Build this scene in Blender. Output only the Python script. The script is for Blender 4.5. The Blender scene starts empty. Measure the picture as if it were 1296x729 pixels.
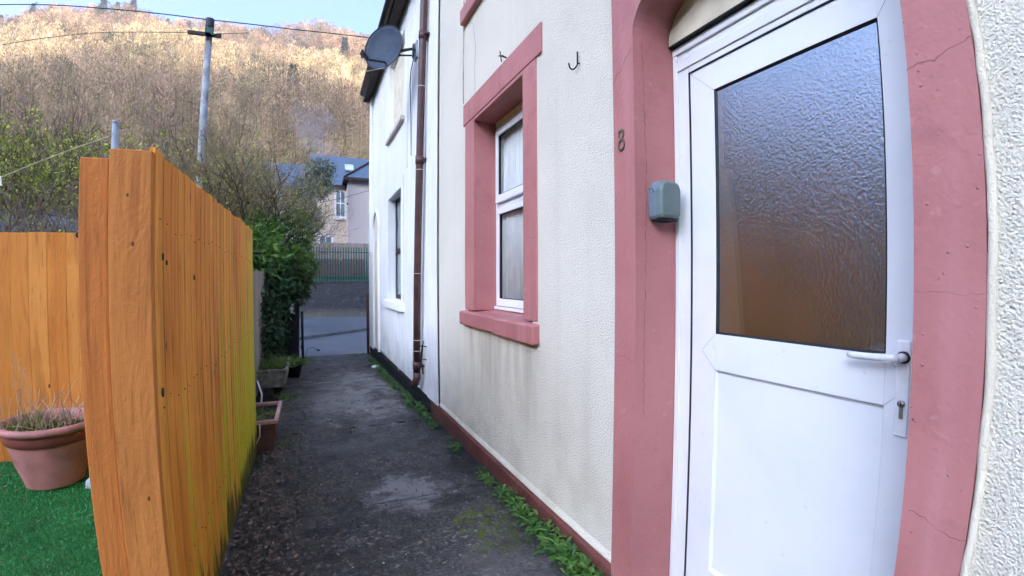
import bpy, bmesh, math, random
import numpy as np
from mathutils import Vector, Matrix, Euler
R = math.radians
random.seed(7)
sc = bpy.context.scene
COL = sc.collection

# ------------------------------------------------------------------ render / view
sc.view_settings.view_transform = 'Standard'
sc.view_settings.look = 'None'
sc.view_settings.gamma = 1
sc.view_settings.use_curve_mapping = False
sc.view_settings.exposure = 2.93
sc.view_settings.use_white_balance = True      # camera balanced for open shade
sc.view_settings.white_balance_temperature = 6800
sc.view_settings.white_balance_tint = 8
try:
    sc.render.engine = 'CYCLES'
    sc.cycles.max_bounces = 6; sc.cycles.diffuse_bounces = 3; sc.cycles.glossy_bounces = 3
    sc.cycles.transparent_max_bounces = 12; sc.cycles.transmission_bounces = 4
    sc.cycles.use_denoising = True
    sc.cycles.caustics_reflective = False; sc.cycles.caustics_refractive = False
except Exception:
    pass

# ------------------------------------------------------------------ material kit
class NT:
    def __init__(s, name):
        s.m = bpy.data.materials.new(name); s.m.use_nodes = True
        s.t = s.m.node_tree; s.n = s.t.nodes; s.l = s.t.links
        s.b = s.n['Principled BSDF']; s.out = s.n['Material Output']
        tc = s.n.new('ShaderNodeTexCoord'); s.co = tc.outputs['Object']
    def mapp(s, sc_=(1, 1, 1), co=None, rot=(0, 0, 0)):
        m = s.n.new('ShaderNodeMapping'); s.l.new(co or s.co, m.inputs[0])
        m.inputs['Scale'].default_value = sc_; m.inputs['Rotation'].default_value = rot
        return m.outputs[0]
    def noise(s, scale, det=4, st=None, rough=.55, dist=0, co=None):
        n = s.n.new('ShaderNodeTexNoise'); n.inputs['Scale'].default_value = scale
        n.inputs['Detail'].default_value = det; n.inputs['Roughness'].default_value = rough
        n.inputs['Distortion'].default_value = dist
        s.l.new(s.mapp(st, co) if st else (co or s.co), n.inputs['Vector'])
        return n.outputs['Fac']
    def voro(s, scale, feat='F1', st=None, out='Distance', rnd=1):
        n = s.n.new('ShaderNodeTexVoronoi'); n.feature = feat; n.inputs['Scale'].default_value = scale
        n.inputs['Randomness'].default_value = rnd
        s.l.new(s.mapp(st) if st else s.co, n.inputs['Vector'])
        return n.outputs[out]
    def ramp(s, v, lo, hi, a=0., b=1.):
        n = s.n.new('ShaderNodeMapRange'); n.inputs[1].default_value = lo; n.inputs[2].default_value = hi
        n.inputs[3].default_value = a; n.inputs[4].default_value = b; n.clamp = True
        n.interpolation_type = 'SMOOTHSTEP' if hi > lo else 'LINEAR'
        s.l.new(v, n.inputs[0]); return n.outputs[0]
    def math(s, op, a, b=None):
        n = s.n.new('ShaderNodeMath'); n.operation = op
        for i, v in enumerate((a, b)):
            if v is None: continue
            if isinstance(v, (int, float)): n.inputs[i].default_value = v
            else: s.l.new(v, n.inputs[i])
        return n.outputs[0]
    def mix(s, f, a, b):
        n = s.n.new('ShaderNodeMix'); n.data_type = 'RGBA'
        if isinstance(f, (int, float)): n.inputs[0].default_value = f
        else: s.l.new(f, n.inputs[0])
        for i, v in ((6, a), (7, b)):
            if isinstance(v, tuple): n.inputs[i].default_value = (*v, 1)
            else: s.l.new(v, n.inputs[i])
        return n.outputs[2]
    def pos(s):
        g = s.n.new('ShaderNodeNewGeometry'); x = s.n.new('ShaderNodeSeparateXYZ')
        s.l.new(g.outputs['Position'], x.inputs[0]); return x.outputs
    def attr(s, name):
        a = s.n.new('ShaderNodeAttribute'); a.attribute_name = name; return a.outputs['Fac']
    def fin(s, col=None, rough=.8, spec=.3, bump=None, metal=0, dist=.01, strength=1.):
        def put(k, v):
            if v is None: return
            if isinstance(v, tuple): s.b.inputs[k].default_value = (*v, 1)
            elif isinstance(v, (int, float)): s.b.inputs[k].default_value = v
            else: s.l.new(v, s.b.inputs[k])
        put('Base Color', col); put('Roughness', rough); put('Specular IOR Level', spec); put('Metallic', metal)
        if bump is not None:
            b = s.n.new('ShaderNodeBump'); b.inputs['Distance'].default_value = dist; b.inputs['Strength'].default_value = strength
            s.l.new(bump, b.inputs['Height']); s.l.new(b.outputs[0], s.b.inputs['Normal'])
        return s.m

def simple(name, col, rough=.7, spec=.3, metal=0, var=.25, sc_=8, bsc=60, bd=.001):
    t = NT(name); f = t.ramp(t.noise(sc_, 5), .3, .7)
    c = t.mix(f, tuple(v * (1 - var) for v in col), tuple(min(1, v * (1 + var * .6)) for v in col))
    return t.fin(c, rough, spec, t.noise(bsc, 4), metal, bd)

MAT = {}
def roughcast(name, col, stain, dist=.012, sc_=1.):
    t = NT(name); P = t.pos()
    big = t.ramp(t.noise(1.1, 4), .35, .7)
    c = t.mix(big, col, tuple(v * .93 for v in col))
    # rain streaks of dirt, stretched down the wall
    st = t.ramp(t.noise(1., 5, (5, 5, .45)), .52, .78)
    c = t.mix(t.math('MULTIPLY', st, .18), c, stain)
    # grime splashed up above the ground
    low = t.math('MULTIPLY', t.ramp(P[2], 1.1, .1), t.ramp(t.noise(3.5, 6), .42, .7))
    c = t.mix(t.math('MULTIPLY', low, .40), c, stain)
    sp = t.math('MULTIPLY', t.ramp(t.voro(9), .06, .02), t.ramp(t.noise(2), .5, .7))
    c = t.mix(t.math('MULTIPLY', sp, .5), c, (.12, .09, .06))
    n1 = t.noise(125 * sc_, 3, rough=.65); n2 = t.voro(150 * sc_, 'SMOOTH_F1'); n3 = t.noise(8, 3)
    h = t.math('ADD', t.math('MULTIPLY', n1, 1.), t.math('MULTIPLY', n2, -.6)); h = t.math('ADD', t.math('MULTIPLY', h, t.ramp(t.noise(9, 3), .3, .7, .85, 1.05)), t.math('MULTIPLY', n3, .7))
    return t, c, h, dist
def wall8():
    t, c, h, d = roughcast('roughcast_white', (.88, .82, .68), (.52, .45, .32), .012)
    P = t.pos()
    # brown wash of dirt under the window sill
    yy = t.math('MULTIPLY', t.ramp(P[1], 2.35, 2.7), t.ramp(P[1], 4.1, 3.8))
    zz = t.math('MULTIPLY', t.ramp(P[2], 1.2, 1.1), t.ramp(P[2], .25, 1.0))
    f = t.math('MULTIPLY', t.math('MULTIPLY', yy, zz), t.ramp(t.noise(1., 5, (7, 7, .8)), .3, .7))
    c = t.mix(t.math('MULTIPLY', f, .6), c, (.42, .36, .25))
    return t.fin(c, .9, .2, h, 0, d)
MAT['wall'] = wall8()
t, c, h, d = roughcast('painted_render_white', (.86, .86, .85), (.42, .40, .33), .004, .5); MAT['wall_smooth'] = t.fin(c, .7, .3, h, 0, .006)
MAT['cream'] = simple('cream_plaster', (.78, .70, .55), .85, .2, 0, .12, 5, 150, .004)

def pink():
    t = NT('pink_masonry_paint')
    c = t.mix(t.ramp(t.noise(1.3, 5), .3, .7), (.485, .195, .185), (.40, .15, .14))
    c = t.mix(t.math('MULTIPLY', t.ramp(t.noise(3.5, 8, None, .65), .54, .68), .5), c, (.33, .12, .12)); c = t.mix(t.math('MULTIPLY', t.ramp(t.noise(18, 6), .66, .70), .25), c, (.58, .33, .31))
    c = t.mix(t.math('MULTIPLY', t.ramp(t.noise(1., 4, (6, 6, .5)), .55, .8), .35), c, (.60, .30, .31))
    c = t.mix(t.ramp(t.voro(9), .035, .02), c, (.16, .06, .06))
    h = t.math('ADD', t.noise(45, 5), t.math('MULTIPLY', t.ramp(t.voro(28), .12, .0), .8))
    h = t.math('ADD', h, t.math('MULTIPLY', t.noise(5, 4), 1.2))
    return t.fin(c, .55, .35, h, 0, .0032)
MAT['pink'] = pink()
def plinth():
    t = NT('plinth_paint_brown_red'); P = t.pos()
    c = t.mix(t.ramp(t.noise(3, 5), .3, .7), (.19, .062, .052), (.12, .040, .035))
    c = t.mix(t.math('MULTIPLY', t.ramp(P[2], .12, -.06), t.ramp(t.noise(9, 5), .4, .65)), c, (.05, .05, .03))
    return t.fin(c, .6, .3, t.noise(30, 6), 0, .008)
MAT['plinth'] = plinth()
MAT['plinth_black'] = simple('plinth_tar_black', (.018, .02, .022), .6, .3, 0, .4, 12, 25, .01)
def upvc():
    t = NT('white_upvc'); c = t.mix(t.ramp(t.noise(3, 4), .4, .8), (.80, .81, .82), (.74, .76, .78))
    c = t.mix(t.math('MULTIPLY', t.ramp(t.noise(40, 5), .66, .74), .3), c, (.5, .5, .48))
    return t.fin(c, .32, .45, t.noise(4, 2), 0, .001)
MAT['upvc'] = upvc()
MAT['white_metal'] = simple('white_handle_metal', (.84, .85, .86), .35, .5, .0, .12, 12, 80, .0004)
MAT['gasket'] = simple('black_rubber_gasket', (.02, .022, .025), .5, .3)
MAT['seam'] = simple('seam_grey', (.35, .38, .42), .6, .2)
MAT['steel'] = simple('dull_steel', (.38, .38, .37), .38, .5, .8, .3, 30)
MAT['iron'] = simple('dark_iron', (.045, .035, .03), .6, .4, .5, .4, 30)
MAT['bronze'] = simple('aged_brass_numeral', (.19, .155, .10), .5, .5, .6, .35, 60)
MAT['keysafe'] = simple('grey_green_plastic', (.14, .185, .18), .5, .4, 0, .08, 20, 150, .001)
MAT['keysafe_side'] = simple('blue_grey_plastic', (.16, .21, .25), .45, .4, 0, .1, 20)
MAT['matt_black'] = simple('black_rubber', (.015, .015, .017), .7)  # plain black of the lever collar, keyhole, nail heads and knots
MAT['pipe'] = simple('brown_pipe_plastic', (.085, .038, .034), .4, .4, 0, .3, 7, 50, .0015)
MAT['gutter'] = simple('black_gutter_plastic', (.02, .017, .017), .35, .4, 0, .3, 5)
MAT['dish'] = simple('dish_grey_paint', (.040, .062, .095), .6, .25, 0, .25, 6, 30, .001)
MAT['dish_dark'] = simple('dish_bracket_black', (.02, .024, .03), .5, .4)
MAT['white_cable'] = simple('white_cable', (.7, .68, .63), .6)
MAT['cream_cable'] = simple('cream_cable', (.55, .47, .35), .6)
MAT['black_cable'] = simple('black_cable', (.03, .035, .045), .6)

def glass(name, pattern, tint, gl=.3, ior=2.0, dist=.006):
    t = NT(name); n = t.n; l = t.l
    bp = n.new('ShaderNodeBump'); bp.inputs['Distance'].default_value = dist
    if pattern:
        a = t.noise(78, 3, (1, 1, .75), .55, 1.6); b = t.voro(115, 'SMOOTH_F1', (1, 1, .8))
        l.new(t.math('ADD', a, t.math('MULTIPLY', b, .7)), bp.inputs['Height'])
    else:
        l.new(t.noise(2.5, 2), bp.inputs['Height'])
    g = n.new('ShaderNodeBsdfGlossy'); g.inputs['Roughness'].default_value = .24 if pattern else .01
    g.inputs['Color'].default_value = (.80, .91, 1, 1)
    tr = n.new('ShaderNodeBsdfTransparent'); tr.inputs['Color'].default_value = (*tint, 1)
    fr = n.new('ShaderNodeFresnel'); fr.inputs['IOR'].default_value = ior
    mx = n.new('ShaderNodeMixShader')
    gm = n.new('ShaderNodeNewGeometry'); l.new(bp.outputs[0], g.inputs['Normal'])
    l.new(t.math('MULTIPLY', fr.outputs[0], t.math('SUBTRACT', 1., gm.outputs['Backfacing'])), mx.inputs[0])
    l.new(tr.outputs[0], mx.inputs[1]); l.new(g.outputs[0], mx.inputs[2]); l.new(mx.outputs[0], t.out.inputs['Surface'])
    return t.m
MAT['glass_obscure'] = glass('obscure_glass', True, (.72, .66, .62), ior=4.4, dist=.0009)
MAT['glass_clear'] = glass('clear_glass', False, (.92, .94, .95), ior=1.5, dist=.0006)
MAT['curtain'] = simple('pale_curtain', (.82, .81, .76), .9, .1, 0, .1, 4)
MAT['hall_curtain'] = simple('beige_curtain', (.52, .47, .38), .9, .1, 0, .1, 4)
MAT['room_dark'] = simple('dim_room_brown', (.25, .13, .115), .9, .1, 0, .5, 3)

def wood(name, base, dark, pale, algae=True, grain=1., axis='Z'):
    t = NT(name); P = t.pos()
    st = (34 * grain, 34 * grain, 1.6) if axis == 'Z' else (2, 34 * grain, 34 * grain)
    g = t.noise(1., 6, st, .6, .6); g2 = t.noise(1., 4, (st[0] * .25, st[1] * .25, st[2] * .5), .6, 1.2)
    tone = t.attr('tone')
    c = t.mix(tone, base, pale)
    c = t.mix(t.math('MULTIPLY', t.ramp(g, .45, .72), .55), c, dark)
    c = t.mix(t.math('MULTIPLY', t.ramp(g2, .52, .68), .5), c, dark)
    c = t.mix(t.math('MULTIPLY', t.ramp(t.noise(1., 5, (9, 9, .8)), .5, .75), .45), c, tuple(v * .5 for v in base)); c = t.mix(t.math('MULTIPLY', t.ramp(t.noise(1., 6, (60, 60, 3.5), .7), .56, .68), .6), c, tuple(v * .45 for v in base)); c = t.mix(t.math('MULTIPLY', t.ramp(t.noise(1.6, 5), .5, .75), .35), c, tuple(min(1, v * 1.35) for v in pale))
    kn = t.ramp(t.voro(3.1, 'F1', (1.6, 1.6, .75)), .055, .03)
    ring = t.math('MULTIPLY', t.ramp(t.voro(3.1, 'F1', (1.6, 1.6, .75)), .17, .05), t.ramp(g, .4, .6))
    c = t.mix(t.math('MULTIPLY', ring, .4), c, dark)
    c = t.mix(t.math('MULTIPLY', kn, .9), c, (.03, .013, .006))
    if algae:
        # green algae in vertical streaks, thicker toward the far end and the foot of the boards
        s1 = t.math('ADD', t.math('MULTIPLY', t.noise(1., 5, (19, 19, .45), .65, .3), 1.7), -.35)
        far = t.ramp(P[1], 1.9, 4.6, -.22, .12); low = t.ramp(P[2], 2.0, .0, -.14, .19)
        m = t.math('ADD', t.math('ADD', s1, far), low)
        c = t.mix(t.math('MULTIPLY', t.ramp(m, .50, .60), .85), c, (.52, .50, .015))
        blk = t.ramp(t.math('ADD', t.noise(1., 6, (16, 16, 2.5)), t.ramp(P[2], .42, -.02, -.3, .2)), .45, .6)
        c = t.mix(t.math('MULTIPLY', blk, .85), c, (.018, .022, .01))
    h = t.math('ADD', t.math('MULTIPLY', g, 1.), t.math('MULTIPLY', t.noise(170, 3), .25))
    h = t.math('ADD', h, t.math('MULTIPLY', t.noise(1., 4, (14, 14, 5), .6, 2.5), 1.5))
    if name.startswith('orange_brown'): h = t.math('ADD', h, t.math('MULTIPLY', t.math('SINE', t.math('MULTIPLY', t.noise(1., 3, (5, 5, 2.2), .5, 1.6), 42)), .07))
    return t.fin(c, .72, .25, h, 0, .0035)
MAT['fence'] = wood('orange_stained_timber', (.72, .245, .024), (.38, .10, .012), (.85, .36, .05))
MAT['fence_post'] = wood('orange_brown_sawn_timber', (.50, .170, .038), (.27, .076, .014), (.56, .21, .05), False, .7)
MAT['fence_end'] = wood('orange_sawn_edge', (.50, .15, .028), (.32, .085, .016), (.56, .19, .045), False, 2)
MAT['fence_back'] = wood('orange_stained_back_boards', (.60, .20, .032), (.42, .12, .02), (.68, .27, .055), False, .5)
MAT['wood_grey'] = wood('weathered_grey_boards', (.24, .20, .165), (.10, .08, .065), (.34, .29, .24), False)

def path_mat():
    t = NT('wet_old_concrete'); P = t.pos()
    fine = t.noise(60, 6); mid = t.noise(6, 6); big = t.noise(1.4, 5, None, .6, .8)
    c = t.mix(t.ramp(fine, .3, .7), (.020, .021, .021), (.10, .10, .096))
    c = t.mix(t.math('MULTIPLY', t.ramp(mid, .5, .75), .5), c, (.115, .115, .11)); g_ = t.noise(30, 7, None, .7)
    c = t.mix(t.math('MULTIPLY', t.ramp(g_, .54, .64), t.ramp(t.noise(2.2, 4), .35, .6, .35, 1)), c, (.30, .285, .265)); c = t.mix(t.math('MULTIPLY', t.ramp(g_, .45, .36), .85), c, (.008, .009, .008))
    c = t.mix(t.math('MULTIPLY', t.ramp(big, .5, .75), .5), c, (.13, .13, .13))
    sp = t.ramp(t.voro(75), .2, .1); c = t.mix(t.math('MULTIPLY', sp, t.ramp(t.noise(5, 4), .45, .7)), c, (.22, .21, .20))
    # pale worn patches
    def blob(x, y, rx, ry, lo=.35, hi=.95, k=.6):
        dx = t.math('MULTIPLY', t.math('ADD', P[0], -x), 1 / rx); dy = t.math('MULTIPLY', t.math('ADD', P[1], -y), 1 / ry)
        d = t.math('ADD', t.math('MULTIPLY', dx, dx), t.math('MULTIPLY', dy, dy))
        d = t.math('ADD', d, t.math('ADD', t.math('MULTIPLY', t.math('ADD', t.noise(5, 8, None, .7), -.5), 8. * k), t.math('MULTIPLY', t.math('ADD', g_, -.5), 6. * k)))
        return t.ramp(d, hi, lo)
    c = t.mix(t.math('MULTIPLY', blob(.62, 3.25, .30, .36), .8), c, (.36, .36, .37))
    c = t.mix(t.math('MULTIPLY', blob(.55, 7.2, .75, 2.1), .85), c, (.31, .295, .27))
    c = t.mix(t.math('MULTIPLY', blob(.25, 4.6, .5, .3), .35), c, (.17, .18, .19))
    c = t.mix(t.math('MULTIPLY', blob(.9, 2.0, .5, .25), .5), c, (.17, .165, .165))
    # moss
    mf = t.ramp(t.noise(16, 7), .42, .62)
    c = t.mix(t.math('MULTIPLY', blob(1.03, 2.55, .26, .36), t.math('MULTIPLY', mf, .95)), c, (.11, .15, .008))
    mb = t.math('MULTIPLY', t.ramp(t.noise(2.4, 5), .5, .68), mf)
    c = t.mix(t.math('MULTIPLY', mb, t.ramp(P[1], 7, 1.5, .2, .95)), c, (.018, .026, .006))
    dk = t.math('MULTIPLY', t.ramp(t.noise(.9, 6, None, .65, 1.), .48, .60), t.ramp(g_, .3, .6, .5, 1)); c = t.mix(t.math('MULTIPLY', dk, .84), c, (.010, .011, .012))
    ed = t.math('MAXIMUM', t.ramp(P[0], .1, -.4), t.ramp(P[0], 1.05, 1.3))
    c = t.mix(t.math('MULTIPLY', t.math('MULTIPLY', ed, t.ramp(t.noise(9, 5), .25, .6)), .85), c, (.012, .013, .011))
    # cracks
    cr = t.ramp(t.math('ADD', t.voro(.55, 'DISTANCE_TO_EDGE'), t.math('MULTIPLY', t.noise(12, 4), .012)), .0095, .006)
    c = t.mix(t.math('MULTIPLY', cr, .8), c, (.01, .01, .01))
    h = t.math('ADD', t.math('ADD', fine, t.math('MULTIPLY', g_, 1.6)), t.math('MULTIPLY', mid, 1.4)); h = t.math('ADD', h, t.math('MULTIPLY', cr, -1.5))
    h = t.math('ADD', h, t.math('MULTIPLY', t.noise(180, 3), .5))
    return t.fin(c, t.ramp(mid, .3, .7, .28, .62), .5, h, 0, .014)
MAT['path'] = path_mat()
MAT['joint'] = simple('dark_joint_dirt', (.012, .013, .01), .9)
def road_mat():
    t = NT('damp_tarmac'); c = t.mix(t.ramp(t.noise(90, 4), .3, .7), (.09, .10, .115), (.19, .21, .235))
    c = t.mix(t.math('MULTIPLY', t.ramp(t.noise(.9, 5), .4, .7), .5), c, (.26, .28, .31))
    return t.fin(c, .36, .6, t.noise(120, 3), 0, .004)
MAT['road'] = road_mat()
MAT['kerb'] = simple('kerb_stone', (.16, .155, .14), .8, .3, 0, .4, 6, 40, .006)
MAT['soil'] = simple('dark_soil', (.022, .017, .012), .9, .2, 0, .5, 20, 60, .03)
def ground_mat():
    t = NT('rough_ground'); c = t.mix(t.ramp(t.noise(.6, 6), .3, .7), (.06, .055, .03), (.10, .09, .055))
    c = t.mix(t.ramp(t.noise(.05, 5), .45, .65), c, (.055, .042, .03))
    return t.fin(c, .95, .1, t.noise(.5, 6), 0, .5)
MAT['ground'] = ground_mat()
def turf_mat():
    t = NT('artificial_turf_green'); c = t.mix(t.ramp(t.noise(160, 3), .3, .7), (.012, .09, .018), (.035, .20, .045))
    c = t.mix(t.math('MULTIPLY', t.ramp(t.noise(3, 5), .5, .75), .5), c, (.02, .05, .015))
    return t.fin(c, .7, .2, t.noise(140, 3), 0, .02)
MAT['turf'] = turf_mat()
def blades(name, a, b, rough=.55, trans=0.):
    t = NT(name); c = t.mix(t.attr('tone'), a, b); m = t.fin(c, rough, .3)
    if trans:
        td = t.n.new('ShaderNodeBsdfTranslucent'); t.l.new(c, td.inputs[0]); mx = t.n.new('ShaderNodeMixShader'); mx.inputs[0].default_value = trans
        t.l.new(t.b.outputs[0], mx.inputs[1]); t.l.new(td.outputs[0], mx.inputs[2]); t.l.new(mx.outputs[0], t.out.inputs[0])
    return m
MAT['turf_blade'] = blades('turf_fibre', (.010, .12, .028), (.045, .34, .09), .5)
MAT['weed'] = blades('weed_leaf', (.035, .11, .03), (.13, .27, .05), .45, .2)
MAT['grass'] = blades('grass_leaf', (.06, .12, .02), (.20, .28, .05), .5, .2)
MAT['laurel'] = blades('glossy_evergreen_leaf', (.03, .085, .018), (.13, .26, .035), .35, .15)
MAT['ivy'] = blades('dark_ivy_leaf', (.010, .032, .014), (.035, .085, .022), .35, .1)
MAT['brightleaf'] = blades('yellow_green_leaf', (.13, .19, .02), (.50, .52, .06), .5, .3)
MAT['greyleaf'] = blades('grey_green_leaf', (.09, .12, .08), (.22, .26, .17), .5, .2)
MAT['litter'] = blades('dead_leaf', (.04, .028, .02), (.30, .22, .17), .6)
MAT['litter_pale'] = blades('pale_fleck', (.3, .26, .2), (.6, .56, .5), .6)
MAT['twig'] = blades('bare_twig', (.10, .065, .045), (.26, .19, .12), .8)
MAT['twig_ochre'] = blades('ochre_bare_twig', (.13, .095, .045), (.34, .27, .13), .8)
MAT['twig_dark'] = blades('dark_bare_twig', (.05, .035, .028), (.13, .095, .07), .8)
MAT['drystem'] = blades('dry_stem', (.22, .12, .08), (.62, .45, .34), .8)
MAT['bark'] = simple('bark', (.085, .065, .045), .9, .2, 0, .4, 14, 50, .01)
def wood_far():
    t = NT('winter_larch_wood'); n = t.n; l = t.l
    a = n.new('ShaderNodeAttribute'); a.attribute_name = 'tint'
    m = t.fin(a.outputs['Color'], .9, .05); td = n.new('ShaderNodeBsdfTranslucent'); l.new(a.outputs['Color'], td.inputs[0]); mx = n.new('ShaderNodeMixShader'); mx.inputs[0].default_value = .45
    l.new(t.b.outputs[0], mx.inputs[1]); l.new(td.outputs[0], mx.inputs[2]); l.new(mx.outputs[0], t.out.inputs[0]); return m
MAT['forest'] = wood_far()
MAT['conifer'] = blades('conifer_needles', (.006, .018, .012), (.02, .045, .026), .8)
MAT['terracotta'] = simple('terracotta_plastic_pink', (.46, .19, .165), .55, .35, 0, .3, 5, 90, .001)
MAT['terracotta_band'] = simple('terracotta_plastic_dark', (.27, .075, .06), .55, .35, 0, .15, 9)
MAT['trough'] = simple('mossy_pale_trough', (.22, .21, .165), .85, .2, 0, .5, 14, 60, .006)
MAT['trough_brown'] = simple('brown_planter_plastic', (.14, .062, .045), .6, .3, 0, .35, 12)
MAT['planter_rim'] = simple('faded_pink_rim', (.44, .26, .22), .6, .3, 0, .3, 12)
MAT['black_plastic'] = simple('black_plastic', (.015, .016, .02), .45, .4)
MAT['galv'] = simple('galvanised_grey', (.30, .34, .38), .5, .5, .3, .25, 9, 50, .001)
MAT['pole'] = simple('weathered_pole_timber', (.30, .31, .31), .8, .3, 0, .35, 4, 30, .004)
MAT['pole_dark'] = simple('dark_pole_cap', (.03, .03, .035), .6)
MAT['red'] = simple('red_tag', (.35, .04, .03), .6)
MAT['white'] = simple('white_plastic', (.86, .86, .86), .5)
MAT['plasticblue'] = simple('pale_blue_plastic', (.5, .58, .66), .5)
MAT['palisade'] = simple('green_palisade_paint', (.022, .085, .072), .5, .35, 0, .2, 6)
MAT['palegreen'] = simple('pale_green_rail_paint', (.14, .33, .21), .6, .3, 0, .2, 5)
MAT['rust'] = simple('rusty_red_metal', (.10, .035, .025), .8, .3, 0, .4, 14)
def stone():
    t = NT('dark_rubble_stone'); b = t.n.new('ShaderNodeTexBrick'); t.l.new(t.mapp((1, 1, 1), rot=(R(90), 0, 0)), b.inputs['Vector'])
    b.inputs['Scale'].default_value = 2.6; b.inputs['Color1'].default_value = (.055, .055, .058, 1); b.inputs['Color2'].default_value = (.105, .10, .10, 1)
    b.inputs['Mortar'].default_value = (.045, .045, .045, 1); b.inputs['Mortar Size'].default_value = .018
    P = t.pos(); c = t.mix(t.ramp(t.noise(1.2, 6), .3, .7), b.outputs[0], (.085, .083, .085))
    c = t.mix(t.math('MULTIPLY', t.ramp(t.math('ADD', P[2], t.math('MULTIPLY', t.noise(.7, 4), .7)), .35, -.05), .8), c, (.20, .19, .15))
    c = t.mix(t.math('MULTIPLY', t.ramp(t.noise(2.5, 6), .56, .75), .6), c, (.22, .22, .24))
    return t.fin(c, .9, .2, t.noise(12, 6), 0, .04)
MAT['stone'] = stone()
def brick():
    t = NT('red_brick'); b = t.n.new('ShaderNodeTexBrick'); t.l.new(t.mapp((1, 1, 1), rot=(R(90), 0, 0)), b.inputs['Vector'])
    b.inputs['Scale'].default_value = 4.4; b.inputs['Color1'].default_value = (.16, .06, .045, 1); b.inputs['Color2'].default_value = (.27, .12, .09, 1)
    b.inputs['Mortar'].default_value = (.30, .27, .25, 1); b.inputs['Mortar Size'].default_value = .02
    return t.fin(t.mix(t.math('MULTIPLY', t.ramp(t.noise(5, 6), .5, .7), .5), b.outputs[0], (.28, .2, .18)), .9, .2, t.noise(30, 4), 0, .01)
MAT['brick'] = brick()
MAT['pebbledash'] = simple('pink_grey_pebbledash', (.70, .60, .54), .9, .2, 0, .16, 30, 40, .02)
MAT['pinkrender'] = simple('smooth_pink_grey_render', (.70, .58, .48), .9, .2, 0, .10, 1.5, 40, .004)
MAT['whiterender'] = simple('white_render', (.7, .69, .66), .9)
MAT['fascia'] = simple('dark_brown_fascia', (.05, .03, .028), .6)
MAT['far_glass'] = simple('far_window_glass', (.22, .32, .36), .12, .6, 0, .3, 2)
def slate():
    t = NT('blue_grey_slate'); b = t.n.new('ShaderNodeTexBrick'); t.l.new(t.co, b.inputs['Vector'])
    b.inputs['Scale'].default_value = 3.; b.inputs['Color1'].default_value = (.07, .11, .16, 1); b.inputs['Color2'].default_value = (.10, .15, .21, 1)
    b.inputs['Mortar'].default_value = (.03, .04, .05, 1); b.inputs['Mortar Size'].default_value = .015
    return t.fin(b.outputs[0], .33, .6, t.noise(20, 4), 0, .01)
MAT['slate'] = slate()
MAT['shed_roof'] = simple('corrugated_plastic_roof', (.16, .22, .27), .3, .6, 0, .4, 4)

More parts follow.
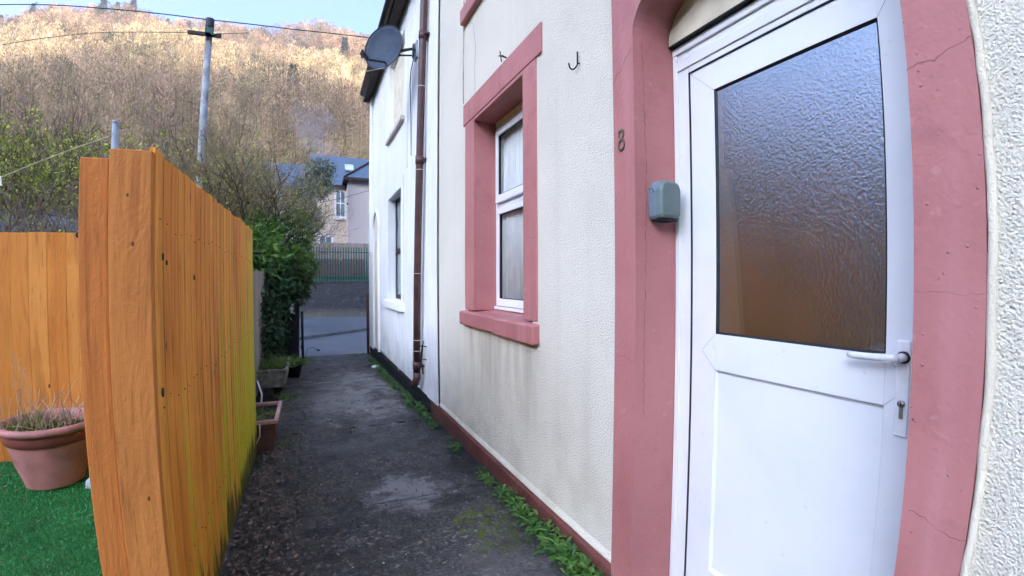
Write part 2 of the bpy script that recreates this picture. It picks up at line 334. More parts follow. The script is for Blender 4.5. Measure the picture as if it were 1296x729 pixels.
# ------------------------------------------------------------------ object kit
def tag(o, label=None, cat=None, group=None, kind=None):
    if label: o['label'] = label
    if cat: o['category'] = cat
    if group: o['group'] = group
    if kind: o['kind'] = kind
    return o
def thing(name, loc, label, cat, group=None):
    o = bpy.data.objects.new(name, None); o.empty_display_size = .1
    COL.objects.link(o); o.location = loc
    return tag(o, label, cat, group)
def root_of(o):
    while o.parent: o = o.parent
    return o
class MB:
    """collects shapes in WORLD coordinates; build() links them as one mesh object"""
    def __init__(s): s.v = []; s.f = []; s.tone = []; s.smooth = []; s.cur = .5
    def add(s, vs, fs, smooth=False, tone=None):
        n = len(s.v); s.v += [tuple(v) for v in vs]; s.f += [tuple(i + n for i in f) for f in fs]
        s.tone += [s.cur if tone is None else tone] * len(vs); s.smooth += [smooth] * len(fs); return s
    def box(s, a, b, tone=None):
        x0, y0, z0 = [min(a[i], b[i]) for i in range(3)]; x1, y1, z1 = [max(a[i], b[i]) for i in range(3)]
        return s.add([(x0, y0, z0), (x1, y0, z0), (x1, y1, z0), (x0, y1, z0), (x0, y0, z1), (x1, y0, z1), (x1, y1, z1), (x0, y1, z1)],
                     [(0, 3, 2, 1), (4, 5, 6, 7), (0, 1, 5, 4), (1, 2, 6, 5), (2, 3, 7, 6), (3, 0, 4, 7)], False, tone)
    def hexa(s, vs, tone=None):
        return s.add(vs, [(0, 3, 2, 1), (4, 5, 6, 7), (0, 1, 5, 4), (1, 2, 6, 5), (2, 3, 7, 6), (3, 0, 4, 7)], False, tone)
    def tube(s, pts, r, n=8, cap=True, tone=None, smooth=True):
        pts = [Vector(p) for p in pts]; rs = r if isinstance(r, (list, tuple)) else [r] * len(pts)
        vs = []; fs = []; ref = None
        for i, p in enumerate(pts):
            d = (pts[min(i + 1, len(pts) - 1)] - pts[max(i - 1, 0)]).normalized()
            if ref is None: ref = d.orthogonal().normalized()
            else:
                ref = (ref - d * ref.dot(d)); ref = ref.normalized() if ref.length > 1e-6 else d.orthogonal().normalized()
            q = d.cross(ref)
            for k in range(n):
                a = 2 * math.pi * k / n; vs.append(p + (ref * math.cos(a) + q * math.sin(a)) * rs[i])
        for i in range(len(pts) - 1):
            for k in range(n):
                fs.append((i * n + k, i * n + (k + 1) % n, (i + 1) * n + (k + 1) % n, (i + 1) * n + k))
        if cap: fs.append(tuple(range(n - 1, -1, -1))); fs.append(tuple(range((len(pts) - 1) * n, len(pts) * n)))
        return s.add(vs, fs, smooth, tone)
    def lathe(s, prof, c, n=40, ax=(0, 0, 1), tone=None, closed=False, smooth=True):
        ax = Vector(ax).normalized(); u = ax.orthogonal().normalized(); w = ax.cross(u); c = Vector(c); vs = []; fs = []
        for r, h in prof:
            for k in range(n):
                a = 2 * math.pi * k / n; vs.append(c + ax * h + (u * math.cos(a) + w * math.sin(a)) * r)
        for i in range(len(prof) - 1):
            for k in range(n): fs.append((i * n + k, i * n + (k + 1) % n, (i + 1) * n + (k + 1) % n, (i + 1) * n + k))
        return s.add(vs, fs, smooth, tone)
    def prism(s, poly, vec, tone=None):
        n = len(poly); vec = Vector(vec); vs = [Vector(p) for p in poly] + [Vector(p) + vec for p in poly]
        fs = [tuple(range(n - 1, -1, -1)), tuple(range(n, 2 * n))] + [(i, (i + 1) % n, (i + 1) % n + n, i + n) for i in range(n)]
        return s.add(vs, fs, False, tone)
    def quad(s, a, b, c, d, tone=None): return s.add([a, b, c, d], [(0, 1, 2, 3)], False, tone)
    def build(s, name, mat, parent=None, bevel=0, seg=2, fix=True):
        me = bpy.data.meshes.new(name)
        o0 = root_of(parent).location if parent else Vector((0, 0, 0))
        me.from_pydata([(v[0] - o0[0], v[1] - o0[1], v[2] - o0[2]) for v in s.v], [], s.f)
        a = me.attributes.new('tone', 'FLOAT', 'POINT'); a.data.foreach_set('value', np.array(s.tone, dtype=np.float32))
        me.polygons.foreach_set('use_smooth', np.array(s.smooth, dtype=bool))
        if fix:
            bm = bmesh.new(); bm.from_mesh(me); bmesh.ops.recalc_face_normals(bm, faces=bm.faces); bm.to_mesh(me); bm.free()
        me.materials.append(MAT[mat] if isinstance(mat, str) else mat)
        o = bpy.data.objects.new(name, me); COL.objects.link(o)
        if parent: o.parent = parent
        if bevel:
            m = o.modifiers.new('bevel', 'BEVEL'); m.width = bevel; m.segments = seg; m.limit_method = 'ANGLE'; m.angle_limit = R(40)
        return o
def np_mesh(name, verts, faces4, mat, parent=None, tone=None, tint=None, smooth=False):
    """verts (n,3) float, faces (m,k) int"""
    me = bpy.data.meshes.new(name); n = len(verts); m, k = faces4.shape
    o0 = np.array(root_of(parent).location) if parent else np.zeros(3)
    me.vertices.add(n); me.vertices.foreach_set('co', (verts - o0).astype(np.float32).ravel())
    me.loops.add(m * k); me.loops.foreach_set('vertex_index', faces4.astype(np.int32).ravel())
    me.polygons.add(m); me.polygons.foreach_set('loop_start', np.arange(0, m * k, k, dtype=np.int32))
    me.polygons.foreach_set('loop_total', np.full(m, k, dtype=np.int32))
    me.update(calc_edges=True); me.validate()
    if tone is not None:
        a = me.attributes.new('tone', 'FLOAT', 'POINT'); a.data.foreach_set('value', tone.astype(np.float32))
    if tint is not None:
        a = me.attributes.new('tint', 'FLOAT_COLOR', 'POINT'); c = np.ones((n, 4), np.float32); c[:, :3] = tint; a.data.foreach_set('color', c.ravel())
    me.materials.append(MAT[mat]); o = bpy.data.objects.new(name, me); COL.objects.link(o)
    if parent: o.parent = parent
    return o
def unit(v): return v / np.maximum(np.linalg.norm(v, axis=1, keepdims=True), 1e-9)
def cards(P, D, L, Wd, rng, S=None):
    """diamond leaf / sliver at P along D: 4 verts each"""
    D = unit(D); r = rng.normal(size=D.shape) if S is None else S; S = unit(np.cross(D, r))
    L = L[:, None]; Wd = Wd[:, None]
    v = np.stack([P, P + D * L * .45 + S * Wd * .5, P + D * L, P + D * L * .45 - S * Wd * .5], 1).reshape(-1, 3)
    f = np.arange(len(P) * 4).reshape(-1, 4); return v, f

# ------------------------------------------------------------------ ground levels
def zg(y):  # the path falls gently away
    return float(np.interp(y, [2, 3, 5.3, 6.6, 8.6, 11.2], [0, -.02, -.09, -.125, -.18, -.245]))
RIDGE_AZ = [-180, -150, -132, -114, -98, -75, -60, -45, -30, -20, -8, 0, 7, 20, 45, 90, 130, 160, 180]
RIDGE_EL = [20, 24, 26, 24, 17, 14, 15.5, 18.5, 21.2, 23.5, 25.3, 25.9, 26.2, 25, 20, 14, 16, 18, 19]
def hill(x, y):
    d = np.hypot(x, y); az = np.degrees(np.arctan2(x, y)); el = np.interp(az, RIDGE_AZ, RIDGE_EL)
    H = 420 * np.tan(np.radians(el)); t = np.clip((d - 62) / (420 - 62), 0, 1.6)
    prof = np.where(t < 1, t ** 1.12, 1 + (t - 1) * .05)
    w = 5 * np.sin(x * .031 + y * .017) + 4 * np.sin(x * .013 - y * .043 + 1.3) + 2.2 * np.sin(x * .09 + y * .05) + 1.6 * np.sin(y * .12 - x * .03)
    return H * prof + w * np.clip(t * 3, 0, 1)
def ground_z(x, y):
    base = np.interp(y, [11.2, 12.6, 14], [0, -.45, -.70])
    base = np.where(y < 11.3, np.interp(y, [2, 3, 5.3, 6.6, 8.6, 11.2], [0, -.02, -.09, -.125, -.18, -.245]) - .05, base + 0)
    base = np.where((y >= 11.3) & (y < 14), np.interp(y, [11.3, 12.6, 14], [-.42, -.6, -.70]), base)
    base = np.where((y >= 14) & (y < 27.55), -.70, base)
    base = np.where(y >= 27.55, np.interp(y, [27.55, 40], [1.35, 2.0]), base)
    # left of the lane the gardens stay level and rise slowly
    left = np.interp(y, [0, 10, 20, 40], [-.05, -.05, .3, 1.6])
    base = np.where((x < -1.1) & (y > 4.8), np.where(x < -3, left, base + (left - base) * np.clip((-1.1 - x) / 1.9, 0, 1)), base)
    return base + hill(x, y)
def make_ground():
    def spread(c, far, n, near):  # lines fine near 0
        a = list(np.arange(-near, near + .01, c)); e = np.geomspace(near + c, far, n); return sorted(list(-e) + a + list(e))
    xs = spread(1.0, 900, 46, 12); ys = sorted(spread(1.0, 900, 46, 12) + [11.3, 11.31, 27.5, 27.56, 14, 12.6])
    X, Y = np.meshgrid(xs, ys); Z = ground_z(X, Y)
    V = np.stack([X, Y, Z], 2).reshape(-1, 3); nx = len(xs); ny = len(ys)
    i = np.arange(nx * ny).reshape(ny, nx); F = np.stack([i[:-1, :-1], i[:-1, 1:], i[1:, 1:], i[1:, :-1]], -1).reshape(-1, 4)
    o = np_mesh('ground', V, F, 'ground'); tag(o, kind='structure')
    for p in o.data.polygons: p.use_smooth = True
make_ground()

# path: one subdivided strip of old concrete, two slabs
def strip(name, xs0, ys0, zf, mat, amp=.006):
    X, Y = np.meshgrid(xs0, ys0); rng = np.random.default_rng(3)
    Z = np.vectorize(zf)(X, Y) + rng.normal(size=X.shape) * amp
    i = np.arange(X.size).reshape(X.shape); F = np.stack([i[:-1, :-1], i[:-1, 1:], i[1:, 1:], i[1:, :-1]], -1).reshape(-1, 4)
    o = np_mesh(name, np.stack([X, Y, Z], 2).reshape(-1, 3), F, mat); tag(o, kind='structure')
    for p in o.data.polygons: p.use_smooth = True
    return o
strip('path', np.linspace(-.62, 1.4, 34), np.linspace(-2.5, 5.094, 100), lambda x, y: zg(y) + .004, 'path', .003)
strip('path', np.linspace(-.80, 1.4, 34), np.linspace(5.10, 11.6, 90), lambda x, y: zg(y) + .006 - (.08 * max(0, y - 11.2)), 'path', .004)
strip('verge', np.linspace(-1.2, -.45, 12), np.linspace(4.7, 11.9, 40), lambda x, y: zg(y) + .02 + .05 * max(0, min(1, (-.55 - x) * 4)), 'soil', .012)
strip('road', np.linspace(-60, 60, 60), np.linspace(11.42, 27.45, 40), lambda x, y: -.60 + (.325 * min(1, max(0, (14.6 - y) / 3.2))), 'road', .002)
# kerb and slightly raised pavement beyond it
def kerb():
    a = Vector((-30, -8.6 + .6, 0)); d = Vector((2.68, 2.33, 0)).normalized(); p0 = Vector((-.31, 17.75, 0)); n = Vector((-d.y, d.x, 0))
    m = MB(); A = p0 - d * 9; B = p0 + d * 10
    for h0, h1, w0, w1 in ((-.64, -.50, 0, .15),):
        m.hexa([A + n * w0 + Vector((0, 0, h0)), B + n * w0 + Vector((0, 0, h0)), B + n * w1 + Vector((0, 0, h0)), A + n * w1 + Vector((0, 0, h0)),
                A + n * w0 + Vector((0, 0, h1)), B + n * w0 + Vector((0, 0, h1)), B + n * w1 + Vector((0, 0, h1)), A + n * w1 + Vector((0, 0, h1))])
    tag(m.build('kerb', 'kerb', None, .02), kind='structure')
    q = MB(); P = [A + n * .152, B + n * .152, Vector((12, 27.4, 0)), Vector((-12, 27.4, 0))]
    q.prism([(p.x, p.y, -.66) for p in P], (0, 0, .145)); tag(q.build('pavement', 'road'), kind='structure')
kerb()
# artificial turf
m = MB(); m.box((-6.5, -2.5, -.04), (-.545, 4.72, .004)); turf = tag(m.build('turf_base', 'turf'), kind='structure')
rng = np.random.default_rng(5)
N = 60000
px = rng.uniform(-3.4, -.56, N); py = rng.uniform(1.2, 4.7, N); P = np.stack([px, py, np.full(N, .003)], 1)
D = np.stack([rng.normal(size=N) * .7, rng.normal(size=N) * .7, rng.uniform(.5, 1.2, N)], 1)
v, f = cards(P, D, rng.uniform(.014, .032, N), rng.uniform(.003, .006, N), rng)
tag(np_mesh('artificial_grass', v, f, 'turf_blade', tone=np.repeat(rng.uniform(0, 1, N) * .6 + .4 * (np.sin(px * 3 + py * 5) * .5 + .5), 4)),
    'short bright green artificial turf fibres covering the garden floor', 'artificial grass', kind='stuff')

# ------------------------------------------------------------------ HOUSE 8
XW = 1.33
h8 = thing('terraced_house', (XW, 1.0, 0), 'near cream roughcast terraced house with pink window and door surrounds and white door', 'house')
def panel_with_holes(y0, y1, z0, z1, holes, x, depth):
    """front skin of a wall on plane x with rectangular holes and their reveals"""
    m = MB(); ys = sorted({y0, y1, *[h[0] for h in holes], *[h[1] for h in holes]}); zs = sorted({z0, z1, *[h[2] for h in holes], *[h[3] for h in holes]})
    for a, b in zip(ys, ys[1:]):
        for c, d in zip(zs, zs[1:]):
            if any(h[0] <= a and b <= h[1] and h[2] <= c and d <= h[3] for h in holes): continue
            m.quad((x, a, c), (x, a, d), (x, b, d), (x, b, c))
    for a, b, c, d in holes:
        X = x + depth
        m.quad((x, a, c), (X, a, c), (X, a, d), (x, a, d)); m.quad((x, b, c), (x, b, d), (X, b, d), (X, b, c))
        m.quad((x, a, d), (X, a, d), (X, b, d), (x, b, d)); m.quad((x, a, c), (x, b, c), (X, b, c), (X, a, c))
    return m
DY0, DY1 = .524, 1.573          # door opening
holes8 = [(.40, 1.70, -.2, 3.14), (2.60, 3.88, 1.14, 3.08), (2.60, 3.88, 4.04, 5.4)]
w = panel_with_holes(-4, 4.87, .145, 6.0, holes8, XW, .06)
w.box((XW + .2405, -4, -.3), (XW + .30, .45, 6.0)); w.build('wall', 'wall', h8, fix=False)
# inner core behind the skin
m = MB()
for a, b, c, d in ((-4, .5, -.3, 6), (1.6, 2.66, -.3, 6), (3.75, 5.2, -.3, 6), (.5, 1.6, 2.95, 6), (2.66, 3.75, -.3, 1.2), (2.66, 3.75, 3.0, 6)):
    m.box((XW + .062, a, c), (XW + .238, b, d))
m.build('wall_core', 'cream', h8)
# plinth
m = MB(); m.hexa([(XW - .022, 1.722, -.3), (XW + .05, 1.722, -.3), (XW + .05, 5.22, -.3), (XW - .022, 5.22, -.3), (XW - .022, 1.722, .105), (XW + .05, 1.722, .15), (XW + .05, 5.22, .15), (XW - .022, 5.22, .105)])
m.box((XW - .022, -4, -.3), (XW + .05, .37, .13)); m.build('plinth', 'plinth', h8, .008)
# drip edge of the roughcast above plinth
m = MB(); m.prism([(XW - .016, 1.724, .142), (XW, 1.724, .142), (XW, 1.724, .175)], (0, 3.13, 0)); m.build('drip_edge', 'wall', h8)
# --- door surround with elliptical arch
def arch_pts(r_in, n=28, z0=2.65, rise=.25):
    yc = (DY0 + DY1) / 2; a = (DY1 - DY0) / 2
    return [(yc + a * math.cos(math.pi * k / n), z0 + rise * math.sin(math.pi * k / n)) for k in range(n + 1)]
ap = arch_pts(0)
X0, X1 = XW - .012, XW + .235
ds = MB()
ds.box((X0, DY1, -.1), (X1, 1.722, 2.65), .5); ds.box((X0, .374, -.1), (X1, DY0, 2.65), .5)
ztop = 3.15
for (ya, za), (yb, zb) in zip(ap, ap[1:]):
    ds.hexa([(X0, ya, za), (X1, ya, za), (X1, yb, zb), (X0, yb, zb), (X0, ya, ztop), (X1, ya, ztop), (X1, yb, ztop), (X0, yb, ztop)])
ds.box((X0, DY1, 2.65), (X1, 1.722, ztop)); ds.box((X0, .374, 2.65), (X1, DY0, ztop))
sur = ds.build('door_surround', 'pink', h8)
bm = bmesh.new(); bm.from_mesh(sur.data); bmesh.ops.remove_doubles(bm, verts=bm.verts, dist=.0005)
bmesh.ops.dissolve_degenerate(bm, edges=bm.edges, dist=.0001); bm.to_mesh(sur.data); bm.free()
rr = random.Random(3)
# hairline cracks in the surround, thin irregular grooves filled with dirt
MAT['knot_wood'] = simple('dark_knot_wood', (.14, .045, .014), .8)
MAT['crack'] = simple('crack_dirt', (.10, .04, .04), .9)
def crack(pts, x, w=.0016, parent=h8):
    m = MB(); q = [pts[0]]
    for a, b in zip(pts, pts[1:]):
        for t in (.33, .66, 1): q.append((a[0] + (b[0] - a[0]) * t + rr.uniform(-.003, .003), a[1] + (b[1] - a[1]) * t + rr.uniform(-.004, .004)))
    m.tube([(x, p[0], p[1]) for p in q], [w * rr.uniform(.25, .75) for _ in q], 4); return m.build('crack', 'crack', parent)
z = 2.62; pts = []
while z > .9: pts.append((1.5745 + rr.uniform(-.006, .006), z)); z -= rr.uniform(.008, .03)
m = MB(); m.tube([(1.375 + (p[0] - 1.5745) * .9 + .006 * math.sin(p[1] * 4), 1.5728, p[1]) for p in pts], [rr.uniform(.0003, .0013) for _ in pts], 4); m.build('crack', 'crack', h8)
crack([(1.722, 2.46), (1.69, 2.50), (1.66, 2.505), (1.62, 2.555), (1.60, 2.565), (1.575, 2.60)], X0 - .0002, .0012)
crack([(.374, 2.085), (.40, 2.075), (.43, 2.072), (.46, 2.055), (.50, 2.06), (.524, 2.05)], X0 - .0002, .0011)
crack([(.374, .93), (.41, .925), (.44, .93), (.47, .95), (.51, .957)], X0 - .0002, .0009)
crack([(.374, 1.50), (.42, 1.497), (.47, 1.505), (.524, 1.50)], X0 - .0002, .0008)
crack([(1.722, 1.19), (1.69, 1.175), (1.64, 1.18), (1.60, 1.165), (1.575, 1.17)], X0 - .0002, .0010)
# cream plaster bead along the outer edge of the surround
m = MB()
zz = np.linspace(-.05, 3.15, 60)
for s_, yy in ((-1, .374), ):
    m.tube([(XW - .004, yy - .010 + rr.uniform(-.0022, .0022), z_) for z_ in zz], .0105, 8)
m.build('plaster_bead', 'cream', h8)
m = MB(); m.tube([(XW, 1.727 + rr.uniform(-.001, .001), z_) for z_ in zz], .006, 6); m.build('plaster_bead', 'wall', h8)
# tympanum above the frame
m = MB(); m.box((XW + .205, DY0 + .001, 2.628), (XW + .24, DY1 - .001, 2.95)); m.build('tympanum', 'cream', h8)
m = MB(); m.box((XW + .20, DY0 + .002, 2.622), (XW + .24, DY1 - .002, 2.630)); m.build('sealant_gap', 'matt_black', h8)
# --- door
XD = XW + .235
door = MB()
# fixed outer frame
fr = MB()
fr.box((XD, DY0 + .002, -.02), (XD + .07, DY0 + .075, 2.62)); fr.box((XD, 1.483, -.02), (XD + .07, DY1 - .002, 2.62))
fr.box((XD, DY0 + .075, 2.475), (XD + .07, 1.483, 2.62)); fr.box((XD + .004, DY0 + .075, -.02), (XD + .07, 1.483, .075))
dframe = fr.build('door', 'upvc', h8, .005, 3); dframe.name = 'door'
dframe['label'] = 'white plastic door with an obscured glass upper half'
st = MB(); st.box((XD - .012, DY0 + .0025, 2.585), (XD - .0005, DY1 - .0025, 2.6195)); st.box((XD - .008, DY0 + .0025, 2.505), (XD - .0005, DY1 - .0025, 2.55))
st.box((XD - .010, 1.545, .0), (XD - .0005, DY1 - .0025, 2.584)); st.build('frame_trim', 'upvc', dframe, .003)
sh = MB(); sh.box((XD - .001, 1.4815, .05), (XD + .01, 1.4845, 2.477)); sh.box((XD - .001, DY0 + .07, 2.4735), (XD + .01, 1.4835, 2.4775)); sh.build('gasket', 'gasket', dframe)
# leaf: stiles and rails around glass and panel
XL = XD + .006; LY0, LY1, LZ0, LZ1 = DY0 + .078, 1.480, .075, 2.472
GY0, GY1, GZ0, GZ1 = .697, 1.349, 1.300, 2.350
PY0, PY1, PZ0, PZ1 = .690, 1.353, .24, 1.145
lf = MB()
lf.box((XL, LY0, LZ0), (XL + .055, GY0, LZ1)); lf.box((XL, GY1, LZ0), (XL + .055, LY1, LZ1))
lf.box((XL, GY0, GZ1), (XL + .055, GY1, LZ1)); lf.box((XL, GY0, PZ1), (XL + .055, GY1, GZ0)); lf.box((XL, GY0, LZ0), (XL + .055, GY1, PZ0))
leaf = lf.build('leaf', 'upvc', dframe, .0015)
SM = []   # welded mitre lines, hair-thin
def seam(a, b, parent=dframe):
    m = MB(); m.tube([(XL - .0002, *a), (XL - .0002, *b)], .0009, 4); return m
for a, b in (((GY1, GZ1), (LY1, LZ1)), ((GY0, GZ1), (LY0 + .01, LZ1)), ((GY1, 1.30), (LY1 - .06, 1.225)), ((GY1, 1.145), (LY1 - .06, 1.22)), ((GY0, 1.145), (LY0 + .04, 1.20)), ((GY0, 1.30), (LY0 + .04, 1.24))):
    seam(a, b).build('mitre_line', 'seam', dframe)
# sloping glazing beads
def beads(y0, y1, z0, z1, w_, name, mat='upvc', dx=.010):
    m = MB(); A = [(XL + .001, y0, z0), (XL + .001, y1, z0), (XL + .001, y1, z1), (XL + .001, y0, z1)]
    B = [(XL + dx, y0 + w_, z0 + w_), (XL + dx, y1 - w_, z0 + w_), (XL + dx, y1 - w_, z1 - w_), (XL + dx, y0 + w_, z1 - w_)]
    for i in range(4):
        j = (i + 1) % 4; m.quad(A[i], A[j], B[j], B[i])
    return m.build(name, mat, dframe)
beads(GY0, GY1, GZ0, GZ1, .009, 'glazing_bead', 'gasket', .012)
beads(PY0, PY1, PZ0, PZ1, .013, 'panel_bead', 'upvc', .012)
m = MB(); m.box((XL + .0125, PY0 + .013, PZ0 + .013), (XL + .04, PY1 - .013, PZ1 - .013)); m.box((XL + .012, PY0 + .001, PZ0), (XL + .04, PY1 - .001, PZ1), ) if 0 else None
m.build('lower_panel', 'upvc', dframe)
m = MB(); m.tube([(XL + .006, PY0 + .002, PZ1 - .003), (XL + .006, PY1 - .002, PZ1 - .003)], .0028, 6); m.build('panel_shadow_gap', 'seam', dframe)
m = MB(); m.box((XL + .012, GY0 + .009, GZ0 + .009), (XL + .018, GY1 - .009, GZ1 - .009)); pane = m.build('glass', 'glass_obscure', dframe)
pane['label'] = 'obscured textured glass pane'
# hall behind the glass: brown room with pale curtain edge
m = MB(); m.box((XL + .07, .0, -.05), (4.0, 2.6, 2.9)); m.build('hall_interior', 'room_dark', h8)
m = MB()
m.hexa([(XL + .03, 1.24, 1.2), (XL + .06, 1.24, 1.2), (XL + .06, 1.40, 1.2), (XL + .03, 1.40, 1.2), (XL + .03, 1.31, 2.0), (XL + .06, 1.31, 2.0), (XL + .06, 1.40, 2.06), (XL + .03, 1.40, 2.06)])
m.build('curtain', 'hall_curtain', dframe)
# handle
hp = MB(); hp.box((XL - .010, .626, 1.062), (XL - .0005, .664, 1.352)); hpl = hp.build('handle', 'white_metal', dframe, .006, 3)
hl = MB(); hl.tube([(XL - .005, .642, 1.302), (XL - .052, .642, 1.302)], [.0135, .0125], 16)
hl.tube([(XL - .048, .642, 1.302), (XL - .056, .660, 1.301), (XL - .057, .70, 1.299), (XL - .054, .765, 1.296), (XL - .050, .782, 1.295)], [.013, .013, .0115, .0105, .008], 14)
hl.build('lever', 'white_metal', dframe)
m = MB(); m.tube([(XL - .0105, .642, 1.302), (XL - .016, .642, 1.302)], .018, 16); m.build('lever_collar', 'matt_black', dframe)
m = MB(); m.tube([(XL - .016, .643, 1.163), (XL - .008, .643, 1.163)], .0105, 18); m.box((XL - .014, .638, 1.118), (XL - .008, .648, 1.160)); m.build('lock_cylinder', 'steel', dframe)
m = MB(); m.box((XL - .0168, .6418, 1.156), (XL - .0155, .6442, 1.170)); m.build('keyhole', 'matt_black', dframe)
m = MB(); m.lathe([(.0, -.006), (.008, -.005), (.012, 0)], (XL + .011, 1.12, .262), 12, (1, 0, 0)); m.build('peephole', 'seam', dframe)

# --- window of house 8
def sash_window(hs, y0, y1, zb, zt, xr, has_sill=True, full=True):
    wy0, wy1 = y0, y1
    s = MB()
    X0 = XW - .010; X1 = XW + .235
    s.box((X0, 2.525, zb - .002), (X1, y0, zt + .03), .5); s.box((X0, y1, zb - .002), (X1, 3.935, zt + .03), .5)
    # lintel with ears
    s.box((X0 - .004, 2.445, zt + .031), (X1, 3.982, zt + .232), .5)
    s.hexa([(X0 + .0005, y0 - .001, zt), (X1 - .0005, y0 - .001, zt), (X1 - .0005, y1 + .001, zt), (X0 + .0005, y1 + .001, zt), (X0 + .0005, y0 - .001, zt + .03), (X1 - .0005, y0 - .001, zt + .03), (X1 - .0005, y1 + .001, zt + .03), (X0 + .0005, y1 + .001, zt + .03)])
    o = s.build('window_surround', 'pink', hs, .006, 2)
    si = MB(); si.hexa([(XW - .055, 2.505, zb - .148), (X1, 2.505, zb - .148), (X1, 3.15, zb - .148), (XW - .055, 3.15, zb - .148), (XW - .055, 2.505, zb - .022), (X1, 2.505, zb + .004), (X1, 3.15, zb + .004), (XW - .055, 3.15, zb - .022)])
    si.hexa([(XW - .050, 3.152, zb - .14), (X1, 3.152, zb - .14), (X1, 3.985, zb - .14), (XW - .050, 3.985, zb - .14), (XW - .050, 3.152, zb - .018), (X1, 3.152, zb + .006), (X1, 3.985, zb + .006), (XW - .050, 3.985, zb - .018)])
    si.build('window_sill', 'pink', hs, .012, 2)
    XF = XW + .20
    f = MB(); f.box((XF, y0 + .001, zb + .035), (XF + .06, y0 + .06, zt - .05)); f.box((XF, y1 - .035, zb + .035), (XF + .06, y1 - .001, zt - .05))
    f.box((XF, y0 + .06, zt - .085), (XF + .06, y1 - .035, zt - .05)); f.box((XF - .02, y0 + .001, zb + .008), (XF + .06, y1 - .001, zb + .035)); f.box((XF + .012, y0 + .06, 2.165 - 1.27 + zb), (XF + .06, y1 - .035, 2.2 - 1.27 + zb))
    fo = f.build('window', 'upvc', hs, .004)
    q = MB(); q.box((XF - .005, y0 + .06, zt - .049), (XF + .06, y1 - .01, zt - .002)); q.build('head_packer', 'cream', fo)
    def light(z0_, z1_, dx):
        m = MB(); X = XF + dx; b = .055; ya, yb = y0 + .062, y1 - .037
        m.box((X, ya, z0_), (X + .045, ya + b, z1_)); m.box((X, yb - b, z0_), (X + .045, yb, z1_)); m.box((X, ya + b, z0_), (X + .045, yb - b, z0_ + b * 1.15)); m.box((X, ya + b, z1_ - b), (X + .045, yb - b, z1_))
        m.build('window_frame', 'upvc', fo, .004)
        g = MB(); w_ = .007
        for q0, q1 in (((ya + b, z0_ + b * 1.15), (ya + b + w_, z1_ - b)), ((yb - b - w_, z0_ + b * 1.15), (yb - b, z1_ - b)), ((ya + b + w_, z0_ + b * 1.15), (yb - b - w_, z0_ + b * 1.15 + w_)), ((ya + b + w_, z1_ - b - w_), (yb - b - w_, z1_ - b))):
            g.box((X + .008, q0[0], q0[1]), (X + .03, q1[0], q1[1]))
        g.build('gasket', 'gasket', fo)
        g = MB(); g.box((X + .02, ya + b + w_, z0_ + b * 1.15 + w_), (X + .026, yb - b - w_, z1_ - b - w_)); g.build('pane', 'glass_clear', fo)
    light(zb + .04, 2.155 - 1.27 + zb, -.012); light(2.205 - 1.27 + zb, zt - .087, -.02)
    m = MB()
    for k in range(34):
        y_ = 2.95 + k * .030; m.tube([(XF + .058 + .006 * math.sin(k * 1.9), y_, zb + .03), (XF + .058 + .006 * math.sin(k * 1.9), y_, zt)], .019, 8)
    m.build('curtain', 'curtain', fo)
    m = MB(); m.box((XF + .12, y0 - .2, zb - .1), (XF + 1.4, y1 + .2, zt + .1)); m.build('room_interior', 'room_dark', fo)
sash_window(h8, 2.72, 3.697, 1.272, 2.935, .2)
crack([(2.53, 1.815), (2.58, 1.80), (2.63, 1.812), (2.70, 1.80)], XW - .0102, .0012)
crack([(3.10, 2.975), (3.105, 3.06), (3.09, 3.16)], XW - .0143, .001)
crack([(3.82, 2.975), (3.815, 3.06), (3.82, 3.15)], XW - .0143, .001)
crack([(3.985, 4.0), (3.74, 3.85), (3.68, 3.6), (3.70, 3.4), (3.69, 3.18)], XW - .0006, .0016)
# upper window of house 8 (only its sill corner shows)
s = MB(); s.box((XW - .05, 2.505, 3.945), (XW + .2, 3.99, 4.09)); s.build('window_sill', 'pink', h8, .012)
s = MB(); s.box((XW - .01, 2.53, 4.091), (XW + .2, 2.72, 5.5)); s.build('window_surround', 'pink', h8, .005); s = MB(); s.box((XW - .01, 3.70, 4.091), (XW + .2, 3.935, 5.5)); s.build('window_surround', 'pink', h8, .005)
s = MB(); s.box((XW + .14, 2.721, 4.1), (XW + .2, 3.699, 4.16)); s.box((XW + .14, 2.721, 4.16), (XW + .2, 2.79, 5.45)); s.box((XW + .14, 3.63, 4.16), (XW + .2, 3.699, 5.45)); uw = s.build('window', 'upvc', h8, .004)
s = MB(); s.box((XW + .16, 2.79, 4.16), (XW + .17, 3.63, 5.45)); s.build('pane', 'far_glass', uw)
# roof
m = MB(); m.prism([(1.05, -4, 5.96), (4.6, -4, 8.7), (8.2, -4, 5.96)], (0, 8.9, 0)); m.build('roof', 'slate', h8)
m = MB(); m.box((XW + .4, -4, 6.0), (7.9, -3.9, -.3)); m.build('gable_wall', 'wall', h8)
m = MB(); m.tube([(1.17, -4, 5.93), (1.17, 4.88, 5.93)], .062, 12); m.build('gutter', 'gutter', h8)

